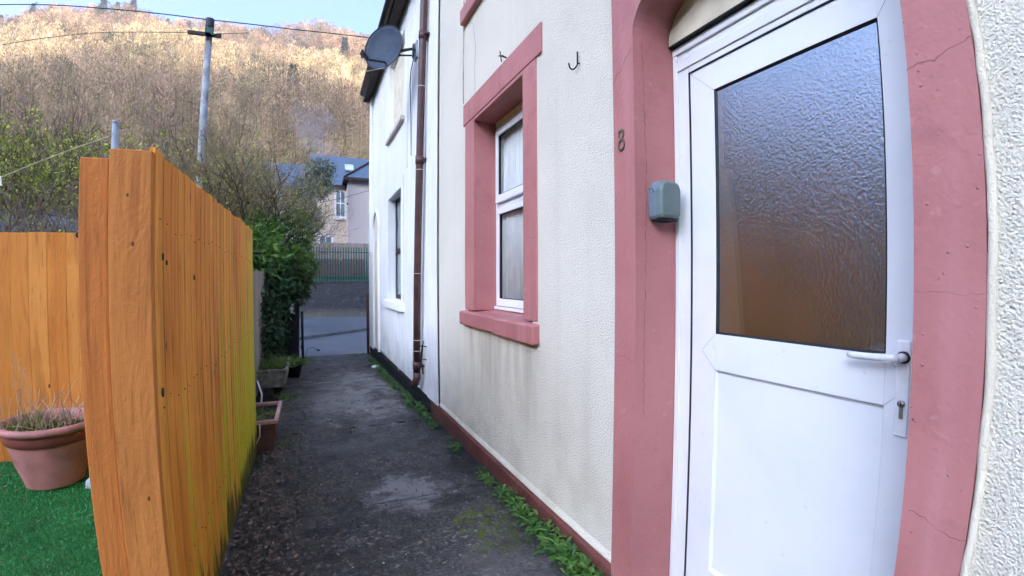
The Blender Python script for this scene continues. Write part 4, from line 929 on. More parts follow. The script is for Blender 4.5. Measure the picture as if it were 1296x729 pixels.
m = MB(); m.lathe([(0, .0), (.075, .0), (.08, .02), (.05, .045), (0, .05)], (1.17, 9.1, zg(9.1) + .01), 9, smooth=False); tag(m.build('pale_stone', 'whiterender'), 'pale stone lying by the white house wall', 'stone')

# ------------------------------------------------------------------ WEEDS
def weed(x, y, s, rng, nl, name='weed', flat=.5):
    n = int(nl * 2.6); a = rng.uniform(0, 2 * np.pi, n); el = rng.uniform(.15, 1.2, n) * (1 - flat * .3)
    D = np.stack([np.cos(a) * np.cos(el), np.sin(a) * np.cos(el), np.sin(el)], 1); D[:, 0] = np.where(rng.uniform(size=n) < .6, -abs(D[:, 0]), D[:, 0])
    L = s * rng.uniform(.25, .62, n); W_ = L * rng.uniform(.18, .34, n); z0 = zg(y) + .01
    b = np.stack([np.full(n, x), np.full(n, y), np.full(n, z0)], 1) + rng.normal(size=(n, 3)) * np.array([s * .2, s * .42, s * .08]); b[:, 2] = np.maximum(b[:, 2], z0) + rng.uniform(0, s * .6, n) * rng.uniform(0, 1, n)
    S = unit(np.cross(D, np.array([[0, 0, 1.]]))); Nn = np.cross(S, D); V = []
    for t, wf in ((0, .12), (.3, .8), (.6, 1.), (.85, .6), (1, .04)):
        c = b + D * (L * t)[:, None] - np.array([[0, 0, 1.]]) * (L * .35 * t * t)[:, None]
        c[:, 2] = np.maximum(c[:, 2], z0)
        V += [c + S * (W_ * wf * .5)[:, None] + Nn * (W_ * wf * .15)[:, None], c, c - S * (W_ * wf * .5)[:, None] + Nn * (W_ * wf * .15)[:, None]]
    V = np.stack(V, 1).reshape(-1, 3); V[:, 0] = np.minimum(V[:, 0], XW - .026 if y < 5.2 else XW - .014); bb = np.arange(n)[:, None] * 15
    F = np.concatenate([bb + np.array([[i * 3 + j, i * 3 + j + 1, i * 3 + j + 4, i * 3 + j + 3]]) for i in range(4) for j in range(2)], 0)
    tone = np.repeat(rng.uniform(0, 1, n), 15)
    return np_mesh(name, V, F, 'weed', None, tone=tone)
rw = np.random.default_rng(77)
weeds = [(1.24, 1.62, .13, 34), (1.235, 1.74, .115, 30), (1.25, 1.86, .14, 44), (1.235, 1.99, .13, 44), (1.24, 2.12, .12, 36), (1.235, 2.26, .12, 34), (1.24, 2.40, .105, 30), (1.235, 2.55, .10, 28), (1.24, 2.70, .095, 24), (1.235, 2.86, .10, 26), (1.22, 3.12, .10, 22), (1.24, 3.28, .075, 14), (1.22, 3.95, .10, 24), (1.25, 4.3, .06, 12), (1.22, 4.72, .10, 22)]
names_w = ['lush weed clump nearest the camera at the plinth corner by the door surround', 'second lush weed clump from the door surround', 'tallest leafy weed clump by the brown plinth', 'broad leafy weed clump just beyond the tallest', 'leafy weed clump midway along the dense row', 'leafy weed in the dense row opposite the moss patch', 'small weed past the moss patch', 'low weed near the far end of the dense row', 'sparse weed at the far end of the dense row', 'upright weed that ends the dense row below the window', 'separate spreading weed below the window', 'tiny weed just past the spreading one', 'lone weed clump at the plinth beyond the window', 'tiny seedling by the plinth beyond the lone clump', 'weed where the brown plinth meets the black plinth']
for (x, y, s, n), lab in zip(weeds, names_w):
    tag(weed(x, y, s * 1.22, rw, n), lab, 'weed', 'weeds along the house plinth')
for i in range(34):
    y = 5.0 + i * .155 + rw.uniform(-.05, .05); s = rw.uniform(.07, .16)
    tag(weed(1.26 - rw.uniform(0, .10), y, s, rw, int(rw.uniform(14, 30))), 'one of the small weeds along the black plinth of the white house', 'weed', 'weeds along the black plinth')
# leaf litter
N = 5200; px = np.concatenate([-.5 + np.abs(rng.normal(size=3200)) * .24, rng.uniform(-.45, 1.25, 600), -.55 + np.abs(rng.normal(size=1400)) * .40]); py = np.concatenate([rng.uniform(1.4, 5.2, 3200), rng.uniform(1.5, 9, 600), rng.uniform(5.2, 10.5, 1400)])
pz = np.array([zg(a) for a in py]) + rng.uniform(.008, .028, N); D = np.stack([rng.normal(size=N), rng.normal(size=N), rng.normal(size=N) * .25], 1)
v, f = cards(np.stack([px, py, pz], 1), D, rng.uniform(.010, .042, N), rng.uniform(.008, .026, N), rng, S=np.stack([rng.normal(size=N) * .5, rng.normal(size=N) * .5, np.ones(N)], 1))
v[:, 0] = np.maximum(v[:, 0], -.49) * (v[:, 1] < 4.6) + v[:, 0] * (v[:, 1] >= 4.6)
tag(np_mesh('leaf_litter', v, f, 'litter', tone=np.repeat(rng.beta(1.2, 1.8, N), 4)), 'dead brown leaves scattered along the fence side of the path', 'leaf litter', kind='stuff')
N = 90; px = rng.uniform(-.45, 1.2, N); py = rng.uniform(1.6, 9, N); pz = np.array([zg(a) for a in py]) + .022
v, f = cards(np.stack([px, py, pz], 1), np.stack([rng.normal(size=N), rng.normal(size=N), rng.normal(size=N) * .1], 1), rng.uniform(.008, .022, N), rng.uniform(.006, .014, N), rng, S=np.tile([[0, 0, 1.]], (N, 1)))
tag(np_mesh('pale_flecks', v, f, 'litter_pale', tone=np.repeat(rng.uniform(0, 1, N), 4)), 'tiny pale chips of plaster and leaf on the dark path', 'chips', kind='stuff')
N = 60; px = rng.uniform(-2.6, -.75, N); py = rng.uniform(1.8, 4.6, N)
v, f = cards(np.stack([px, py, np.full(N, .03)], 1), np.stack([rng.normal(size=N), rng.normal(size=N), rng.normal(size=N) * .2], 1), rng.uniform(.015, .05, N), rng.uniform(.01, .025, N), rng, S=np.tile([[0, 0, 1.]], (N, 1)))
tag(np_mesh('fallen_leaves', v, f, 'litter', tone=np.repeat(rng.uniform(0, 1, N), 4)), 'few dead leaves and crumbs scattered on the green turf', 'leaf litter', kind='stuff')
# loose grit, real little stones
N = 9000; px = rng.uniform(-.49, 1.28, N); py = 1.4 + 4.0 * rng.uniform(0, 1, N) ** 1.4; s = .0012 + .0046 * rng.uniform(0, 1, N) ** 2 ; pz = np.array([zg(a) for a in py]) + .005
oc = np.array([[1, 0, 0], [0, 1, 0], [-1, 0, 0], [0, -1, 0], [0, 0, .8], [0, 0, -.5]]); V = (np.stack([px, py, pz], 1)[:, None, :] + oc[None] * s[:, None, None] * rng.uniform(.6, 1.4, (N, 6, 1))).reshape(-1, 3)
F = (np.arange(N)[:, None, None] * 6 + np.array([[0, 1, 4], [1, 2, 4], [2, 3, 4], [3, 0, 4]])[None]).reshape(-1, 3)
MAT['grit'] = blades('grit', (.03, .03, .03), (.30, .29, .28), .7)
tag(np_mesh('loose_grit', V, F, 'grit', tone=np.repeat(rng.beta(1, 3, N), 6)), 'fine loose grit on the worn concrete', 'grit', kind='stuff')

# ------------------------------------------------------------------ SHRUBS AND TREES
def skeleton(base, h, spread, seed, nmain, lean=(0, 0), r0=.05, fork=3, depth=3, up=.6):
    rs = random.Random(seed); segs = []
    def grow(p, d, L, r_, lv):
        pts = [p]; rad = [r_]; n = 4
        for i in range(n):
            d = (d + Vector((rs.gauss(0, .16), rs.gauss(0, .16), rs.gauss(0, .08) + .05 * up))).normalized(); p = p + d * (L / n); pts.append(p); rad.append(r_ * (1 - .55 * (i + 1) / n))
            if lv < depth and i >= 1:
                for q in range(fork if i > 1 else 1):
                    a = rs.uniform(0, 6.28); o = d.orthogonal().normalized(); o.rotate(Matrix.Rotation(a, 3, d)); nd = (d * rs.uniform(.5, 1) + o * rs.uniform(.4, .9) + Vector((0, 0, up * .4))).normalized()
                    grow(p.copy(), nd, L * rs.uniform(.42, .68), r_ * .5, lv + 1)
        segs.append((pts, rad, lv))
    for k in range(nmain):
        a = rs.uniform(0, 6.28); d = Vector((math.cos(a) * spread + lean[0], math.sin(a) * spread + lean[1], 1)).normalized()
        grow(Vector(base) + Vector((rs.uniform(-.1, .1), rs.uniform(-.1, .1), 0)) * h * .3, d, h * rs.uniform(.42, .6), r0 * rs.uniform(.7, 1), 0)
    return segs
def bare_shrub(name, base, h, spread, seed, nmain, mat, label, cat='tree', twigs=3000, tl=.35, tw=.006, leaves=0, leafmat=None, ls=.05, r0=.05, group=None, lean=(0, 0), depth=3, up=.6, leaf_lo=0.):
    t_ = thing(name, base, label, cat, group); segs = skeleton(base, h, spread, seed, nmain, lean, r0, depth=depth, up=up)
    m = MB(); rs = random.Random(seed + 1)
    for pts, rad, lv in segs:
        if lv <= 2: m.tube(pts, rad, 5 if lv < 2 else 3, False, rs.random())
    m.build('trunk', 'bark' if r0 > .035 else mat, t_, fix=False)
    rng = np.random.default_rng(seed); pp = []; dd = []
    for pts, rad, lv in segs:
        if lv >= 1:
            for i in range(1, len(pts)): pp.append(pts[i]); dd.append((pts[i] - pts[i - 1]).normalized())
    pp = np.array(pp); dd = np.array(dd); idx = rng.integers(0, len(pp), twigs)
    P = pp[idx] + rng.normal(size=(twigs, 3)) * .03 * h / 3; D = unit(dd[idx] * .8 + rng.normal(size=(twigs, 3)) * .45 + np.array([0, 0, .3])); L = tl * rng.uniform(.35, 1., twigs)
    v, f = cards(P, D, L, np.full(twigs, tw), rng); P2 = P + D * (L * .5)[:, None]; D2 = unit(D + rng.normal(size=D.shape) * .5)
    v2, f2 = cards(P2, D2, L * .7, np.full(twigs, tw * .7), rng)
    V = np.concatenate([v, v2]); F = np.concatenate([f, f2 + len(v)])
    tn = np.repeat(np.concatenate([rng.uniform(0, 1, twigs), rng.uniform(.3, 1, twigs)]), 4); np_mesh('twigs', V, F, mat, t_, tone=tn)
    if leaves:
        idx = rng.integers(0, len(P2), leaves); keep = P2[idx][:, 2] > base[2] + leaf_lo; idx = idx[keep]; n = len(idx)
        LP = P2[idx] + rng.normal(size=(n, 3)) * .06; v, f = cards(LP, rng.normal(size=(n, 3)) + np.array([0, 0, -.2]), ls * rng.uniform(.6, 1.3, n), ls * .6 * rng.uniform(.6, 1.2, n), rng)
        np_mesh('leaves', v, f, leafmat, t_, tone=np.repeat(rng.uniform(0, 1, n), 4))
    return t_
def leafy_mass(name, blobs, n, ls, mat, label, cat, seed, twmat='twig_dark', core=True, ratio=.5, trunk=None, sway=.06, tonez=None):
    """uneven evergreen mass: leaves spread in the outer shell of many lumps, stems inside"""
    c0 = blobs[0]; t_ = thing(name, (c0[0], c0[1], min(b[2] - b[5] for b in blobs)), label, cat); rng = np.random.default_rng(seed); vol = np.array([b[3] * b[4] * b[5] for b in blobs]) ** .75; pr = vol / vol.sum()
    bi = rng.choice(len(blobs), n, p=pr); B = np.array(blobs)[bi]; u = unit(rng.normal(size=(n, 3))); r_ = (.35 + .65 * rng.uniform(0, 1, n) ** .45) * (1 + .22 * np.sin(u[:, 0] * 5 + bi) * np.sin(u[:, 2] * 7 + bi * 2))
    # clumping
    P = B[:, :3] + u * B[:, 3:6] * r_[:, None]; cl = unit(rng.normal(size=(n // 14 + 1, 3))); ci = rng.integers(0, len(cl), n)
    P = P + rng.normal(size=(n, 3)) * sway; D = unit(u * .8 + rng.normal(size=(n, 3)) * .7 + np.array([0, 0, -.25]))
    L = ls * rng.uniform(.6, 1.35, n); v, f = cards(P, D, L, L * ratio, rng); hsh = np.sin(P[:, 0] * 6.1 + P[:, 2] * 5.3) * np.sin(P[:, 1] * 5 + P[:, 2] * 7.7) * .25
    np_mesh('leaves', v, f, mat, t_, tone=np.repeat(np.clip(rng.uniform(0, 1, n) * .7 + .15 + hsh, 0, 1), 4))
    m = MB(); rs = random.Random(seed)
    for b in blobs:
        for q in range(9):
            p = Vector((b[0] + rs.uniform(-.3, .3) * b[3], b[1] + rs.uniform(-.3, .3) * b[4], b[2] - b[5] * .9)); e = Vector((b[0] + rs.uniform(-.9, .9) * b[3], b[1] + rs.uniform(-.9, .9) * b[4], b[2] + rs.uniform(-.2, .95) * b[5]))
            mid = (p + e) / 2 + Vector((rs.uniform(-.1, .1), rs.uniform(-.1, .1), 0)); m.tube([p, mid, e], [.018, .011, .004], 5, False, rs.random())
    m.build('stems', twmat, t_, fix=False); return t_
# evergreen hedge by the path: dark ivy low, glossy laurel above
leafy_mass('ivy_bush', [(-.80, 8.4, .75, .28, .8, .75), (-.74, 9.4, 1.3, .36, .6, .5), (-.78, 10.1, .6, .25, .4, .85), (-.48, 9.9, 1.5, .40, .6, .38), (-.75, 9.2, 1.5, .4, .8, .5), (-.30, 10.6, 1.35, .22, .3, .35)], 15000, .085, 'ivy', 'dark glossy ivy bush spilling over the old fence by the path', 'bush', 101)
leafy_mass('laurel_bush', [(-.95, 8.9, 2.0, .45, .6, .45), (-1.35, 9.2, 1.9, .5, .6, .6), (-.45, 9.8, 1.9, .42, .5, .35), (-.18, 10.1, 1.75, .25, .4, .4), (-.85, 9.8, 2.5, .35, .5, .35), (-.28, 10.6, 2.55, .25, .4, .5), (-1.75, 9.4, 2.2, .5, .6, .5)], 9000, .10, 'laurel', 'bright green laurel bush above the ivy beside the lane', 'bush', 102)
bare_shrub('bare_shrub', (-1.6, 10.4, .2), 3.8, .34, 201, 9, 'twig_ochre', 'large ochre bare branched shrub rising behind the laurel', twigs=4200, tl=.5, tw=.009, leaves=1500, leafmat='brightleaf', ls=.06, r0=.045, depth=3)
bare_shrub('bare_shrub', (-.75, 10.6, .9), 2.0, .8, 202, 5, 'twig_ochre', 'arching pale twiggy shrub reaching over the lane toward the far house', twigs=260, tl=.4, tw=.007, r0=.03, lean=(.18, 0), depth=2, leaves=150, leafmat='greyleaf', ls=.06)
bare_shrub('bare_tree', (-3.9, 17.5, .6), 5.0, .5, 203, 7, 'twig', 'brown bare tree behind the telegraph pole', twigs=6500, tl=.7, tw=.010, r0=.06, leaves=1600, leafmat='brightleaf', ls=.07)
bare_shrub('bare_tree', (-2.2, 17.0, .3), 5.8, .36, 204, 8, 'twig', 'tall brown bare tree right of the telegraph pole', twigs=7500, tl=.8, tw=.013, r0=.07, leaves=400, leafmat='greyleaf', ls=.1)
bare_shrub('bare_tree', (-6.4, 16.5, .4), 5.6, .45, 205, 8, 'twig', 'brown bare tree left of the telegraph pole', twigs=7500, tl=.8, tw=.012, r0=.07, leaves=1500, leafmat='brightleaf', ls=.08)
bare_shrub('bare_tree', (-2.4, 21.5, -.4), 6.6, .38, 206, 7, 'twig_dark', 'dark bare tree left of the white cottage', twigs=3600, tl=.8, tw=.014, r0=.07, leaves=600, leafmat='greyleaf', ls=.13)
leafy_mass('evergreen_bush', [(-2.3, 11.2, 1.9, .7, .6, .7), (-3.2, 12.0, 2.3, .8, .7, .9), (-1.6, 11.0, 2.2, .6, .5, .6)], 9000, .09, 'laurel', 'mid green evergreen bush behind the fence top near the pole foot', 'bush', 103)
bare_shrub('leafy_tree', (-5.6, 11.5, .1), 4.6, .55, 207, 10, 'twig_dark', 'yellow green leafy tree at the left behind the back fence', twigs=5000, tl=.5, tw=.009, leaves=12000, leafmat='brightleaf', ls=.085, r0=.06)
bare_shrub('leafy_tree', (-4.2, 11.0, .1), 3.4, .6, 208, 9, 'twig_dark', 'smaller olive green leafy tree beside the yellow green one', twigs=4500, tl=.5, tw=.009, leaves=6000, leafmat='brightleaf', ls=.07, r0=.05)
bare_shrub('bare_shrub', (-4.3, 7.6, -.05), 3.0, .5, 209, 9, 'twig', 'tangled olive shrub just behind the back fence in front of the shed roof', twigs=3800, tl=.4, tw=.007, leaves=1500, leafmat='brightleaf', ls=.05, r0=.03)
bare_shrub('bare_shrub', (-3.0, 8.2, -.05), 3.1, .5, 210, 9, 'twig', 'brown twiggy shrub just right of the shed behind the back fence', twigs=3800, tl=.4, tw=.007, leaves=600, leafmat='brightleaf', ls=.05, r0=.03)
leafy_mass('ivy_tree', [(.35, 30.2, 7.6, .9, .8, .9), (.55, 30.2, 8.6, .8, .7, .6), (-.6, 29.5, 6.2, .8, .8, 1.2), (.1, 29.5, 5.2, .5, .6, 1.0)], 6500, .17, 'greyleaf', 'grey green ivy clad tree against the far slate roof', 'tree', 104, sway=.12)

# ------------------------------------------------------------------ FAR STREET
sw = thing('stone_wall', (1.5, 27.5, -.6), 'dark stone retaining wall across the road', 'wall')
m = MB(); m.box((-14, 27.46, -.7), (16, 27.75, 1.46)); m.build('wall_body', 'stone', sw)
m = MB(); m.box((-14, 27.42, 1.461), (16, 27.79, 1.52)); m.build('coping', 'stone', sw, .01)
pf = thing('palisade_fence', (1.5, 27.6, 1.52), 'green steel palisade fence on top of the stone wall', 'fence')
x = -3.4; pal = MB(); cnt = 0
while x < 6.0:
    m = MB(); m.prism([(x - .033, 27.55, 1.54), (x + .033, 27.55, 1.54), (x + .033, 27.55, 3.44), (x, 27.55, 3.56), (x - .033, 27.55, 3.44)], (0, .02, 0)); m.build('pale', 'palisade', pf); x += .148
m = MB(); m.box((-3.5, 27.572, 3.18), (6.1, 27.61, 3.24)); m.build('rail', 'palisade', pf)
m = MB(); m.box((-3.5, 27.572, 1.72), (6.1, 27.61, 1.78)); m.build('rail', 'palisade', pf)
tagm = MB(); tagm.box((-3.5, 27.66, 1.525), (6.1, 27.70, 1.80)); tag(tagm.build('gravel_board', 'palegreen'), 'pale green painted board behind the foot of the palisade', 'board')
bw = MB(); bw.box((-3.5, 28.2, 1.2), (3.0, 28.42, 2.86)); tag(bw.build('brick_wall', 'brick'), 'red brick garden wall behind the green palisade', 'wall')
m = MB(); x = .6
while x < 6: m.box((x, 28.9 + rf.uniform(0, .02), 1.4), (x + .14, 28.92, 3.86 + rf.uniform(-.02, .02)), rf.random()); x += .145
x = -1.2
while x < .6: m.box((x, 28.9 + rf.uniform(0, .02), 1.4), (x + .14, 28.92, 3.80 + rf.uniform(-.02, .02)), rf.random()); x += .145
tag(m.build('board_fence', 'wood_grey'), 'weathered grey board fence above the brick wall', 'fence')

fh = thing('detached_house', (2.4, 33.0, 1.4), 'far pink grey rendered house with slate roof and white sash windows', 'house')
m = MB(); m.box((.12, 33.0, 1.2), (2.42, 39, 8.2)); m.build('wall', 'pinkrender', fh)
m = MB(); m.box((2.33, 31.5, 1.2), (7.5, 38, 8.35)); m.build('wall', 'pebbledash', fh)
m = MB(); m.prism([(.0, 32.75, 8.12), (.0, 36.6, 11.15), (.0, 40.4, 8.12)], (8, 0, 0)); m.build('roof', 'slate', fh)
m = MB(); m.add([(2.05, 31.2, 8.38), (7.9, 31.2, 8.38), (7.9, 38, 8.38), (2.05, 38, 8.38), (4.97, 34.3, 10.9), (4.97, 36, 10.9)], [(0, 1, 4), (1, 2, 5, 4), (2, 3, 5), (3, 0, 4, 5), (0, 3, 2, 1)]); m.build('roof', 'slate', fh)
m = MB(); m.box((.0, 32.66, 8.02), (2.32, 32.76, 8.16)); m.box((2.02, 31.1, 8.24), (8, 31.22, 8.42)); m.box((2.02, 31.22, 8.24), (2.12, 33, 8.42)); m.tube([(2.04, 31.18, 8.44), (4.95, 34.28, 10.95)], .06, 6); m.build('fascia', 'fascia', fh)
m = MB(); m.box((.1, 32.985, 5.20), (2.32, 32.999, 5.27)); m.box((2.34, 31.485, 5.55), (7, 31.499, 5.60)); m.build('string_course', 'pinkrender', fh)
def far_window(x0, x1, z0, z1, y, rows):
    f_ = MB(); b = .12; f_.box((x0, y - .09, z0), (x0 + b, y - .001, z1)); f_.box((x1 - b, y - .05, z0), (x1, y - .001, z1)); f_.box((x0 + b, y - .05, z0), (x1 - b, y - .001, z0 + b)); f_.box((x0 + b, y - .05, z1 - b), (x1 - b, y - .001, z1))
    xm = (x0 + x1) / 2; f_.box((xm - .035, y - .05, z0 + b), (xm + .035, y - .001, z1 - b))
    if rows: zm = (z0 + z1) / 2 + .05; f_.box((x0 + b, y - .052, zm - .04), (x1 - b, y - .0015, zm + .04))
    f_.box((x0 - .08, y - .12, z0 - .12), (x1 + .08, y - .001, z0 - .002)); o = f_.build('window', 'white', fh); g = MB(); g.box((x0 + b, y - .03, z0 + b), (x1 - b, y - .01, z1 - b)); g.build('pane', 'far_glass', o)
far_window(1.54, 2.32, 5.92, 7.88, 33.0, True); far_window(.46, 1.45, 3.2, 4.68, 33.0, False)
m = MB(); 
for (x, zlow) in ((2.42, 9.55),):
    pass
sk = MB(); sk.hexa([(2.35, 34.55, 9.62), (2.95, 34.55, 9.62), (2.95, 35.25, 10.17), (2.35, 35.25, 10.17), (2.35, 34.50, 9.72), (2.95, 34.50, 9.72), (2.95, 35.2, 10.27), (2.35, 35.2, 10.27)]); sk.build('skylight', 'plasticblue', fh)
m = MB(); m.box((5.2, 36.2, 10.5), (6.0, 37.0, 12.3)); m.build('chimney', 'brick', fh)
wh = thing('white_cottage', (-1.5, 34.5, 1.4), 'white rendered cottage glimpsed left of the pink house', 'house')
m = MB(); m.box((-4.2, 34.2, 1.2), (.0, 39, 7.9)); m.build('wall', 'whiterender', wh)
m = MB(); m.prism([(-4.4, 34.0, 7.9), (-4.4, 36.6, 10.3), (-4.4, 39.2, 7.9)], (4.5, 0, 0)); m.build('roof', 'slate', wh)
m = MB(); m.box((-1.6, 34.15, 5.2), (-.8, 34.199, 6.8)); m.build('window', 'far_glass', wh)
sdh = thing('shed', (-4.6, 9.0, 0), 'low shed with pale blue corrugated roof behind the back fence', 'shed')
m = MB(); m.box((-6.0, 9.0, -.1), (-3.2, 11.0, 2.25)); m.build('wall', 'wood_grey', sdh)
vs = []; fs = []; m = MB(); n = 90
for i in range(n + 1):
    x = -6.2 + 3.2 * i / n; w_ = .022 * math.sin(i * 1.25); vs += [(x, 8.8, 2.34 + w_), (x, 11.2, 3.05 + w_), (x, 8.8, 2.325 + w_), (x, 11.2, 3.035 + w_)]
for i in range(n): a = i * 4; fs += [(a, a + 1, a + 5, a + 4), (a + 2, a + 6, a + 7, a + 3), (a, a + 4, a + 6, a + 2), (a + 1, a + 3, a + 7, a + 5)]
m.add(vs, fs, True); m.build('roof', 'shed_roof', sdh)

# telegraph pole
tp = thing('telegraph_pole', (-3.0, 15, -.1), 'weathered grey telegraph pole with a crossarm in front of the wooded hill', 'pole')
def pxz(z): return -3.035 + (z - 4.07) * .0255
m = MB(); m.tube([(pxz(-.2), 15, -.2), (pxz(4), 15, 4), (pxz(8.9), 15, 8.9)], [.115, .105, .09], 16); m.build('pole', 'pole', tp)
m = MB(); m.tube([(pxz(8.8), 15, 8.85), (pxz(9.25), 15, 9.27)], .115, 12); m.build('cap', 'pole_dark', tp)
m = MB(); m.box((-3.44, 14.80, 8.66), (-2.56, 14.88, 8.76)); m.build('crossarm', 'pole_dark', tp)
m = MB(); m.tube([(-2.98, 14.86, 8.98), (-2.90, 14.82, 8.80), (-2.78, 14.8, 8.70), (-2.6, 14.82, 8.76)], .035, 6); m.box((-2.98, 14.8, 8.66), (-2.80, 14.86, 8.92)); m.build('insulator', 'palisade', tp)
m = MB(); m.box((-3.08, 14.82, 4.55), (-2.97, 14.87, 4.92)); m.build('red_plate', 'red', tp)
m = MB(); m.box((-3.09, 14.83, 4.0), (-2.96, 14.87, 4.52)); m.build('white_plate', 'white', tp)
def wire(a, b, sag, r_, label, mat='black_cable'):
    a = Vector(a); b = Vector(b); m = MB(); m.tube([a.lerp(b, t / 16) - Vector((0, 0, sag * 4 * (t / 16) * (1 - t / 16))) for t in range(17)], r_, 5); tag(m.build('overhead_wire', mat), label, 'wire')
def wire_pts(pts, r_, label, mat='black_cable'):
    m = MB(); m.tube(pts, r_, 5); tag(m.build('overhead_wire', mat), label, 'wire')
wire_pts([(-24, 15, 10.1), (-14, 15, 9.42), (-8.76, 15, 9.27), (-5.8, 15, 9.225), (-3.0, 15, 9.244), (-.6, 15, 9.36), (1.776, 15, 9.535), (6, 15, 9.98)], .016, 'long dark overhead wire crossing the sky and touching the top of the telegraph pole')
wire_pts([(-3.43, 14.86, 8.70), (-5.8, 14.9, 8.44), (-8.49, 15, 8.03), (-14, 15, 7.0)], .010, 'thin grey green wire running left from the crossarm', 'palisade')
wire_pts([(-2.6, 14.82, 8.77), (-1.85, 15, 9.02)], .010, 'short wire stub pointing right from the crossarm')
wire_pts([(-1.6, 26, 5.25), (.27, 26, 5.72), (1.913, 26, 6.2), (3.6, 26, 6.8)], .012, 'thin dark wire in front of the pink house wall')
# washing line
cp = MB(); cp.tube([(-1.175, 3.4, -.05), (-1.175, 3.4, 2.53)], .0195, 14); cp.tube([(-1.175, 3.4, 2.525), (-1.175, 3.4, 2.54)], .0205, 14)
tag(cp.build('clothes_post', 'galv'), 'grey steel clothes post rising behind the orange fence post', 'post')
m = MB(); m.tube([(-1.175, 3.4, 2.455), (-1.20, 3.4, 2.445), (-1.5, 3.4, 2.31), (-1.84, 3.4, 2.158), (-3.0, 3.4, 1.80)], .0028, 5); m.tube([(-1.195 + .022 * math.cos(a), 3.4 + .022 * math.sin(a), 2.455) for a in [R(30 * k) for k in range(13)]], .003, 5)
tag(m.build('washing_line', 'cream_cable'), 'pale washing line sloping down left from the steel clothes post', 'washing line')
m = MB(); m.hexa([(-1.835, 3.392, 2.118), (-1.818, 3.392, 2.114), (-1.818, 3.408, 2.114), (-1.835, 3.408, 2.118), (-1.845, 3.392, 2.178), (-1.826, 3.392, 2.174), (-1.826, 3.408, 2.174), (-1.845, 3.408, 2.178)])
tag(m.build('clothes_peg', 'white'), 'white clothes peg hanging on the washing line at the left edge', 'peg')

# ------------------------------------------------------------------ THE WOODED HILL
def wood():
    rng = np.random.default_rng(9); n = 8200
    az = np.where(rng.uniform(size=n) < .86, rng.uniform(-33, 11, n), rng.uniform(-75, -33, n))
    d = np.sqrt(rng.uniform(70 ** 2, 440 ** 2, n)); keep = (d < 435)
    az, d = az[keep], d[keep]; n = len(az)
    x = d * np.sin(np.radians(az)); y = d * np.cos(np.radians(az)); z = ground_z(x, y) - .3
    patch = np.sin(x * .045 + 1) * np.sin(y * .05 + x * .02) + .5 * np.sin(x * .11 + y * .09) + rng.normal(size=n) * .35
    h = rng.uniform(8, 17, n) * (1 + .12 * patch) * np.interp(d, [70, 160, 440], [.7, 1, 1.15])
    # orange-brown larch high up, pale straw birch mid-band, lower slope's shade painted grey-mauve
    el = d / 420.
    base = np.zeros((n, 3)); larch = np.array([.22, .135, .08]); straw = np.array([.34, .265, .155]); grey = np.array([.115, .090, .070]); olive = np.array([.055, .062, .032])
    k = rng.uniform(0, 1, n); mid = np.exp(-((el - .60) / .17) ** 2)
    pl = np.clip(mid * .8 + patch * .25, 0, 1)[:, None]; base = larch * (1 - pl) + straw * pl
    lo = np.clip((.55 - el) / .12 + rng.normal(size=n) * .25, 0, 1)[:, None]; base = base * (1 - lo) + grey * lo
    g = ((rng.uniform(size=n) < .09 + .18 * (np.sin(x * .05 - 1) * np.sin(y * .06 + .5) > .55)))[:, None]; base = np.where(g, olive, base)
    base *= np.clip(rng.lognormal(.10, .42, (n, 1)) * (1 + .28 * np.sin(x * .06 + 2) * np.sin(y * .045 + x * .03))[:, None], .4, 1.9) * (1 + rng.normal(size=(n, 3)) * .05)
    V = []; T = []
    K = 105
    t = rng.uniform(0, 1, (n, K)) ** .72; ang = rng.uniform(0, 2 * np.pi, (n, K)); wid = (.23 * h)[:, None] * np.sin(np.pi * np.clip(t ** 1.2 * .93 + .05, 0, 1)) ** .7 * rng.uniform(.2, 1.0, (n, K))
    P = np.stack([x[:, None] + wid * np.cos(ang), y[:, None] + wid * np.sin(ang), z[:, None] + h[:, None] * (.14 + .78 * t)], 2).reshape(-1, 3)
    D = np.stack([np.cos(ang) * .8 + rng.normal(size=(n, K)) * .45, np.sin(ang) * .8 + rng.normal(size=(n, K)) * .45, .55 + t * .5 + rng.normal(size=(n, K)) * .3], 2).reshape(-1, 3)
    dd = np.repeat(d, K); L = rng.uniform(.05, .12, n * K) * np.repeat(h, K); W_ = np.maximum(.0010 * dd, .10) * rng.uniform(.6, 1.4, n * K)
    v, f = cards(P, D, L, W_, rng); col = np.repeat(base, K, axis=0) * rng.uniform(.88, 1.12, (n * K, 1))
    # trunks
    P2 = np.stack([x, y, z], 1); D2 = np.stack([rng.normal(size=n) * .03, rng.normal(size=n) * .03, np.ones(n)], 1); v2, f2 = cards(P2, D2, h, np.maximum(.0010 * d, .18), rng, S=np.stack([x, y, 0 * x], 1))
    V = np.concatenate([v, v2]); F = np.concatenate([f, f2 + len(v)]); C = np.concatenate([np.repeat(col, 4, axis=0), np.repeat(base * .9, 4, axis=0)])
    o = np_mesh('larch_wood', V, F, 'forest', tint=np.clip(C, 0, 1)); tag(o, 'bare winter larch and birch wood covering the steep hillside', 'woodland', kind='stuff')
wood()
